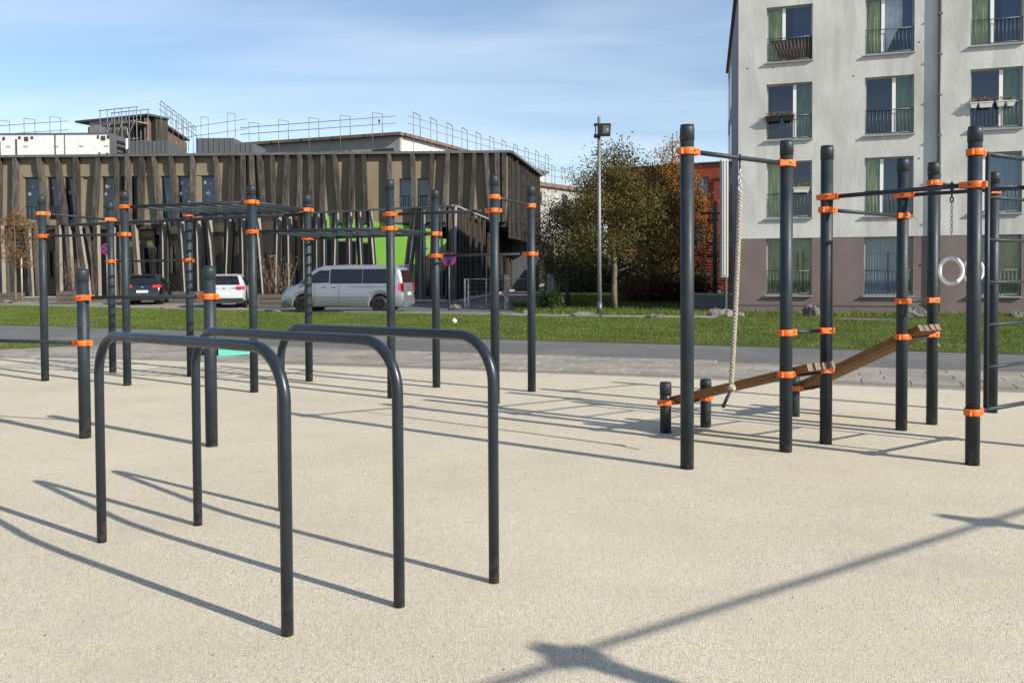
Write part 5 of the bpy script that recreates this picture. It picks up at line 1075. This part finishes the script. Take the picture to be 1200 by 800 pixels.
# mesh fence and gate
def fence(pts, y_t, label, name, heavy=(), gate=False):
    Ps = [gp(x, y) for x, y in pts]; t = empty(name, Ps[0], label, 'gate' if gate else 'fence'); hgt = 1.25
    for i, P in enumerate(Ps):
        r_ = .085 if i in heavy else .032; hh = 1.42 if i in heavy else hgt; m = MB(); m.box(P + Vector((0, 0, hh / 2)), (r_ * 2, r_ * 2, hh)); part('fence_post', m, 'galv', t, P)
    for A, B in zip(Ps, Ps[1:]):
        m = MB()
        for z in (.08, hgt - .02): m.tube(A + Vector((0, 0, z)), B + Vector((0, 0, z)), .022, 8)
        part('fence_rail', m, 'galv', t, A); m = MB(); n = max(3, int((B - A).length / .05))
        for k in range(1, n): p = A.lerp(B, k / n); m.beam(p + Vector((0, 0, .08)), p + Vector((0, 0, hgt - .02)), .005, .005)
        for k in range(1, 7): m.beam(A + Vector((0, 0, k * .18)), B + Vector((0, 0, k * .18)), .007, .007)
        tag(part('wire_mesh', m, 'galv', t, A), kind='stuff')
fence([(545, 362), (549, 362), (570, 362), (593.5, 362.5)], 328, 'galvanised double mesh gate panel left of the thick fence post', 'mesh_gate', (3,), True)
fence([(596, 362.5), (620, 361), (643, 359.5), (647, 359.3)], 328, 'galvanised mesh fence right of the thick fence post', 'mesh_fence', (2, 3))
# bollard cluster right of the fence
for i, (x, y, yt, r_) in enumerate(((643.5, 358.5, 329, .05), (647.5, 360.5, 326, .04), (651, 358.5, 329, .04), (655, 357.5, 331, .03))):
    P = gp(x, y); m = MB(); m.box(XY(P, hz(P, yt) / 2), (r_ * 2, r_ * 2, hz(P, yt))); tag(part('gate_post', m, 'galv', None, P), ('leftmost bluish grey post of the group beside the fence end', 'tallest grey post of the group beside the fence end', 'third grey post of the group beside the fence end', 'thinnest rightmost post of the group beside the fence end')[i], 'post', 'grey posts at the fence end')
# bicycle in the shade
def bicycle(P, yaw, label):
    t = empty('bicycle', P, label, 'bicycle', rz=yaw); r_ = .33
    for x in (-.52, .52):
        m = MB(); m.path([(x + math.cos(a_) * r_, 0, r_ + math.sin(a_) * r_) for a_ in [2 * math.pi * k / 28 for k in range(29)]], .02, 8, caps=False); w = local('wheel', m, 'black', t)
        m = MB()
        for k in range(10): a_ = math.pi * 2 * k / 10; m.tube((x, 0, r_), (x + math.cos(a_) * r_, 0, r_ + math.sin(a_) * r_), .003, 4)
        o = local('spokes', m, 'galv', w); tag(o, kind='stuff')
    m = MB()
    for a_, b_ in (((-.52, 0, .33), (-.05, 0, .30)), ((-.05, 0, .30), (-.2, 0, .82)), ((-.52, 0, .33), (-.18, 0, .72)), ((-.05, 0, .30), (.36, 0, .72)), ((-.18, 0, .74), (.34, 0, .80)), ((.34, 0, .86), (.52, 0, .33))): m.tube(a_, b_, .018, 8)
    local('frame', m, 'rail', t); m = MB(); m.box((-.21, 0, .88), (.25, .14, .06)); m.tube((-.2, 0, .82), (-.205, 0, .87), .014, 6); local('saddle', m, 'black', t)
    m = MB(); m.path([(.30, -.28, 1.0), (.36, -.1, .98), (.36, .1, .98), (.30, .28, 1.0)], .014, 8); m.tube((.345, 0, .84), (.36, 0, .98), .016, 6); local('handlebar', m, 'galv', t)
bicycle(XY(depthpt(843, 41)), R(12), 'dark bicycle parked in the shade left of the white block')
bicycle(XY(depthpt(828, 43)), R(10), 'bicycle mostly hidden behind the nearest tall right-hand post')
# low wall in shade at the block's corner
P0, P1 = gp(812, 363), gp(864, 364); m = MB(); fr = facade_frame(P0, P1); fbox(m, fr, 0, (P1 - P0).length, 0, .6, -.2, 0); t = empty('low_wall', P0, 'low dark grey wall in the shade left of the white block', 'wall'); part('wall', m, 'zinc', t); m = MB(); fbox(m, fr, -.02, (P1 - P0).length, .6, .65, -.22, .02); part('coping', m, 'concrete_edge', t)
mb = MB(); mb.poly([gp(808, 371.5, .016), gp(866, 371.5, .016), gp(866, 365.5, .016), gp(812, 365, .016)]); struct('paved_apron', mb, 'concrete_edge')
# teal thing on the path: foam roller bag
P = gp(256, 418); t = empty('exercise_mat', P, 'teal folded mat with black ends lying on the path behind the bars', 'mat', rz=R(-6))
m = MB(); w_ = .56; m.add([(0, 0, .01), (w_, .03, .04), (w_, .42, .04), (0, .42, .01), (0, .0, .19), (w_, .03, .20), (w_, .42, .20), (0, .42, .19)], [(3, 2, 1, 0), (0, 1, 5, 4), (1, 2, 6, 5), (2, 3, 7, 6), (3, 0, 4, 7), (4, 5, 6, 7)]); local('folded_mat', m, 'teal', t)
m = MB(); m.path([(-.42, .1, .07), (-.25, .1, .09), (-.02, .1, .08)], [.05, .075, .075], 12); m.path([(w_ + .01, .2, .1), (w_ + .25, .2, .09), (w_ + .30, .2, .07)], [.06, .05, .02], 12); tag(local('end_strap', m, 'black', t), kind='stuff')
m = MB(); m.box((-.12, -.0, .035), (.14, .05, .04)); local('buckle', m, 'white', t)

# bird in the sky and one on the scaffold
P = depthpt(446, 79.2); zb5 = hz(P, 143); m = MB(); m.lathe([(.001 + .1 * math.sin(math.pi * k / 8) ** .8, -.14 + .28 * k / 8) for k in range(9)], XY(P, zb5 + .1), 10); m.box(XY(P, zb5 - .1), (.08, .05, .2)); tag(part('bird', m, 'black', None, XY(P, zb5)), 'black bird perched on the scaffold rail over the centre roof', 'bird')

# ------------------------------------------------------------------ vehicles
def lerp_tab(tab, x):
    if x <= tab[0][0]: return tab[0][1]
    for (a, b), (c, d) in zip(tab, tab[1:]):
        if x <= c: return b + (d - b) * (x - a) / (c - a)
    return tab[-1][1]
def vehicle(name, label, P, yaw, L, W, top, belt, Hh, wheels, wr, paint, sill_z=.22, plan=None, tumble=.15, side_glass=(), rear_glass=None, front_glass=None, tail=None, head_=None, lower=None, extras=None, rimmat='galv', plate=True, xs_extra=(), handles=(), mirror_x=None):
    t = empty(name, P, label, 'van' if 'van' in name else 'car', rz=yaw)
    xs = sorted(set([x for x, _ in top] + [i * .1 - L / 2 for i in range(int(L / .1) + 1)] + [w + math.cos(R(a_)) * (wr + .06) for w in wheels for a_ in range(0, 181, 15)] + list(xs_extra)))
    xs = [x for x in xs if -L / 2 <= x <= L / 2]
    def zbot(x):
        z = sill_z
        for w in wheels:
            d = abs(x - w); ra = wr + .06
            if d < ra: z = max(z, wr + math.sqrt(ra * ra - d * d) - .01)
        return z
    def plan_(x): u = abs(x) / (L / 2); return 1 - .16 * max(0, (u - .72) / .28) ** 2.2
    def prof(x):
        w = W / 2 * plan_(x); zt = lerp_tab(top, x); zb = zbot(x)
        if zt > belt + .12:
            wt = w * (1 - tumble * (zt - belt) / (Hh - belt)) ; p = [(w * .93, min(zb, sill_z + 0 * zb) if zb == sill_z else zb), (w, zb + .06), (w * 1.005, (zb + belt) / 2), (w * .985, belt), ((w * .985 + wt) / 2, (belt + zt) / 2), (wt - .01, zt - .09), (wt - .10, zt - .012), (0, zt)]
        else:
            b2 = max(zb + .1, zt - .13); p = [(w * .93, zb), (w, zb + .04), (w * 1.005, (zb + b2) / 2 + .01), (w * .99, b2), (w * .96, b2 + (zt - b2) * .4), (w * .91, b2 + (zt - b2) * .75), (w * .80, zt - .012), (0, zt)]
        return p
    m = MB(); rows = []
    for x in xs:
        p = prof(x); rows.append([(x, -y, z) for y, z in p] + [(x, y, z) for y, z in p[-2::-1]])
    n = len(rows[0]); vs = [v for r in rows for v in r]
    fs = [(i * n + j, (i + 1) * n + j, (i + 1) * n + j + 1, i * n + j + 1) for i in range(len(rows) - 1) for j in range(n - 1)]
    fs += [tuple(range(n)), tuple((len(rows) - 1) * n + j for j in range(n))[::-1]] + [(i * n, i * n + n - 1, (i + 1) * n + n - 1, (i + 1) * n) for i in range(len(rows) - 1)]
    m.add(vs, fs, 0, True); body = local('body', m, paint, t)
    def ys(x, z):
        p = prof(x)
        for (a, b), (c, d) in zip(p, p[1:]):
            if b <= z <= d: return a + (c - a) * (z - b) / (d - b + 1e-9)
        return p[0][0] if z < p[0][1] else p[-2][0]
    def sidepatch(m, bot, topf, x0, x1, side, eps=.008, nx=16, nz=5, mi=0):
        vs = []
        for i in range(nx + 1):
            x = x0 + (x1 - x0) * i / nx; zb, zt = bot(x), topf(x)
            for k in range(nz + 1): z = zb + (zt - zb) * k / nz; vs.append((x, side * (ys(x, z) + eps), z))
        m.add(vs, [(i * (nz + 1) + k, (i + 1) * (nz + 1) + k, (i + 1) * (nz + 1) + k + 1, i * (nz + 1) + k + 1) for i in range(nx) for k in range(nz)], mi, True)
    def xinv(z, rear=True):
        rng_ = xs if rear else xs[::-1]
        pv = rng_[0]
        for x in rng_:
            if lerp_tab(top, x) >= z: 
                za, zb = lerp_tab(top, pv), lerp_tab(top, x)
                return x if zb == za else pv + (x - pv) * (z - za) / (zb - za)
            pv = x
        return rng_[-1]
    def endpatch(m, z0, z1, w0, w1, rear=True, eps=.012, mi=0, y0=None):
        sg = -1 if rear else 1; nz = 6; vs = []
        for k in range(nz + 1):
            z = z0 + (z1 - z0) * k / nz; w = w0 + (w1 - w0) * k / nz; x = xinv(z, rear) + sg * eps; lo = -w if y0 is None else y0
            hi = w if y0 is None else y0 + w
            for q in range(5): vs.append((x, lo + (hi - lo) * q / 4, z))
        m.add(vs, [(k * 5 + q, (k + 1) * 5 + q, (k + 1) * 5 + q + 1, k * 5 + q + 1) for k in range(nz) for q in range(4)], mi, False)
    for side in (-1, 1):
        for (x0, x1, bz, tz) in side_glass:
            m = MB(); sidepatch(m, (lambda x, b=bz: lerp_tab(b, x) if isinstance(b, list) else b), (lambda x, b=tz: min(lerp_tab(b, x) if isinstance(b, list) else b, lerp_tab(top, x) - .10)), x0, x1, side); local('side_window', m, 'carglass', t)
        if tail:
            z0, z1, y0, wd, x1 = tail; m = MB(); endpatch(m, z0, z1, wd, wd, True, .02, y0=(y0 if side > 0 else -y0 - wd)); sidepatch(m, lambda x: z0 + .02, lambda x: z1 - .02, -L / 2 + .02, x1, side, .012, 6, 3); local('tail_light', m, M['taillight'], t)
        if head_:
            z0, z1, x0 = head_; m = MB(); sidepatch(m, lambda x: z0, lambda x: min(z1, lerp_tab(top, x) - .04), x0, L / 2 - .04, side, .012, 6, 3); local('headlight', m, M['headlight'], t)
        for hx, hz_ in handles: m = MB(); y = ys(hx, hz_); m.box((hx, side * (y + .02), hz_), (.16, .03, .03)); local('door_handle', m, paint, t)
        if mirror_x: m = MB(); y = ys(mirror_x, belt + .08); m.lathe([(.001 + .09 * math.sin(math.pi * k / 8), -.08 + .16 * k / 8) for k in range(9)], (mirror_x, side * (y + .12), belt + .10), 12); m.tube((mirror_x, side * (y - .02), belt + .02), (mirror_x, side * (y + .1), belt + .06), .02, 6); local('mirror', m, 'black', t)
        if lower:
            m = MB(); sidepatch(m, lambda x: zbot(x) + .0, lambda x: zbot(x) + lower, -L / 2 + .05, L / 2 - .05, side, .008, 60, 2); local('sill_trim', m, 'black', t)
        for w in wheels:
            y0 = side * (W / 2 * plan_(w) - .11); m = MB(); N = 32
            prof2 = [(wr * .62, -.10), (wr * .9, -.105), (wr * .985, -.08), (wr, -.03), (wr, .03), (wr * .985, .08), (wr * .9, .105), (wr * .62, .10)]
            o = len(m.v)
            for r_, yy in prof2:
                for k in range(N): a_ = 2 * math.pi * k / N; m.v.append((w + math.cos(a_) * r_, y0 + yy, wr + math.sin(a_) * r_))
            for i in range(len(prof2) - 1):
                for k in range(N): m.f.append((o + i * N + k, o + i * N + (k + 1) % N, o + (i + 1) * N + (k + 1) % N, o + (i + 1) * N + k)); m.m.append(0); m.sm.append(True)
            wl = local('wheel', m, 'black', t)
            m = MB(); yo = y0 + side * .075
            m.path([(w, y0 + side * .02, wr), (w, yo - side * .03, wr)], wr * .63, 24, 0)
            for k in range(5): a_ = 2 * math.pi * k / 5 + .3; d = Vector((math.cos(a_), 0, math.sin(a_))); m.beam(Vector((w, yo, wr)) + d * .03, Vector((w, yo, wr)) + d * wr * .62, .03, .055, Vector((0, 1, 0)).cross(d))
            m.path([(w, yo - side * .03, wr), (w, yo + side * .012, wr)], .05, 12); local('rim', m, rimmat, wl)
            m = MB(); m.path([(w, y0 - side * .32, wr + .02), (w, y0 - side * .14, wr + .02)], wr + .03, 20); local('wheel_housing', m, 'black', t)
    if rear_glass: m = MB(); endpatch(m, *rear_glass, True, .014); local('rear_window', m, 'carglass', t)
    if front_glass: m = MB(); endpatch(m, *front_glass, False, .014); local('windscreen', m, 'carglass', t)
    if plate: m = MB(); zp = plate; endpatch(m, zp, zp + .11, .26, .26, True, .02); local('number_plate', m, 'white', t)
    if extras: extras(t, endpatch, sidepatch, ys, xinv)
    return t
M['taillight'] = mat('red_tail_light', (0.45, 0.015, 0.015), 0.2, spec=.6, coat=.5); M['headlight'] = mat('clear_headlight', (0.25, 0.28, 0.32), 0.1, metal=.4)
M['silver'] = mat('silver_paint', (0.27, 0.29, 0.33), 0.32, metal=.5, coat=.6); M['whitepaint'] = mat('light_silver_paint', (0.52, 0.53, 0.54), 0.3, metal=.3, coat=.6); M['blackpaint'] = mat('black_paint', (0.008, 0.009, 0.012), 0.22, metal=.1, coat=.8)
# silver van
vtop = [(-2.42, .55), (-2.40, .95), (-2.36, 1.30), (-2.28, 1.62), (-2.18, 1.76), (-1.9, 1.815), (0, 1.83), (.75, 1.80), (1.05, 1.70), (1.40, 1.42), (1.66, 1.16), (1.85, 1.07), (2.15, .98), (2.34, .84), (2.42, .60)]
def vext(t, ep, sp_, ys, xi):
    m = MB()
    for s in (-1, 1): sp_(m, lambda x: .60, lambda x: .615, -1.35, 1.3, s, .006, 20, 1)
    tag(local('door_seam', m, 'rail', t), kind='stuff')
    m = MB(); sp_(m, lambda x: .985, lambda x: 1.0, -2.2, -.35, 1, .008, 12, 1); local('sliding_rail', m, 'rail', t)
    for x in (1.02, .05): m = MB(); sp_(m, lambda x: .35, lambda x: 1.08, x, x + .012, 1, .006, 1, 6); local('door_gap', m, 'rail', t)
    m = MB(); ep(m, .30, .52, .80, .80, True, .012); local('rear_bumper', m, 'silver', t)
    m = MB(); m.box((-2.20, 0, 1.80), (.12, 1.2, .03)); local('roof_spoiler', m, 'silver', t)
    m = MB(); ep(m, .30, .5, .6, .6, False, .012); local('grille', m, 'black', t)
Pc = (gp(468, 366.5) + Vector((-2.1, 1.0, 0)))
vehicle('van', 'silver passenger van parked facing left behind the lawn, tinted windows', XY(Pc), math.pi - R(8), 4.84, 1.86, vtop, 1.09, 1.83, (-1.50, 1.52), .325, 'silver', tumble=.17,
        side_glass=[(-2.10, -.86, 1.12, 1.66), (-.84, .42, 1.12, 1.66), (.46, 1.62, [(.46, 1.15), (1.62, 1.12)], [(.46, 1.62), (.85, 1.62), (1.62, 1.14)])], rear_glass=(1.14, 1.62, .74, .66), front_glass=(1.14, 1.66, .74, .66), tail=(.82, 1.14, .70, .18, -2.24), head_=(.62, .80, 1.85), rimmat='bolt', plate=.66, handles=((.22, 1.0), (.62, 1.0)), mirror_x=1.30, extras=vext)
# hatchbacks seen from behind
htop = [(-2.05, .42), (-2.04, .62), (-1.98, .92), (-1.90, 1.04), (-1.74, 1.26), (-1.58, 1.41), (-1.3, 1.47), (-.3, 1.50), (.35, 1.44), (.80, 1.18), (1.05, 1.02), (1.5, .94), (1.88, .82), (2.05, .55)]
def hext(paint, bump_):
    def f(t, ep, sp_, ys, xi):
        m = MB(); ep(m, .24, .44, .78, .80, True, .02); local('rear_bumper', m, bump_, t)
        m = MB(); ep(m, .84, .90, .05, .05, True, .022); local('emblem', m, 'galv', t)
        m = MB(); m.box((-1.60, 0, 1.435), (.20, 1.12, .025)); local('roof_spoiler', m, paint, t)
    return f
Pc = gp(253, 361.2) + Vector((-.1, 2.0, 0)); Pc.z = 0
vehicle('car', 'light silver hatchback seen from behind between the planters', XY(Pc), math.pi / 2 + R(13), 4.1, 1.76, htop, .92, 1.50, (-1.27, 1.30), .315, 'whitepaint', tumble=.20, side_glass=[(-1.55, -.62, [(-1.55, 1.02), (-.62, .98)], 1.36), (-.58, .82, .97, [(-.58, 1.37), (.35, 1.33), (.82, 1.05)])], rear_glass=(1.02, 1.37, .66, .56), front_glass=(1.0, 1.36, .7, .58), tail=(.80, .96, .52, .30, -1.80), head_=(.62, .75, 1.7), plate=.55, mirror_x=.72, lower=.12, extras=hext('whitepaint', 'black'))
Pc = gp(154.5, 357.5) + Vector((-.1, 2.0, 0)); Pc.z = 0
vehicle('car', 'black hatchback seen from behind through the left posts, red tail lights', XY(Pc), math.pi / 2 + R(17), 4.1, 1.80, htop, .92, 1.50, (-1.27, 1.30), .32, 'blackpaint', tumble=.22, side_glass=[(-1.55, -.62, [(-1.55, 1.02), (-.62, .98)], 1.36), (-.58, .82, .97, [(-.58, 1.37), (.35, 1.33), (.82, 1.05)])], rear_glass=(1.02, 1.37, .66, .54), front_glass=(1.0, 1.36, .7, .58), tail=(.84, .98, .46, .36, -1.78), head_=(.62, .75, 1.7), plate=.60, mirror_x=.72, extras=hext('blackpaint', 'blackpaint'))
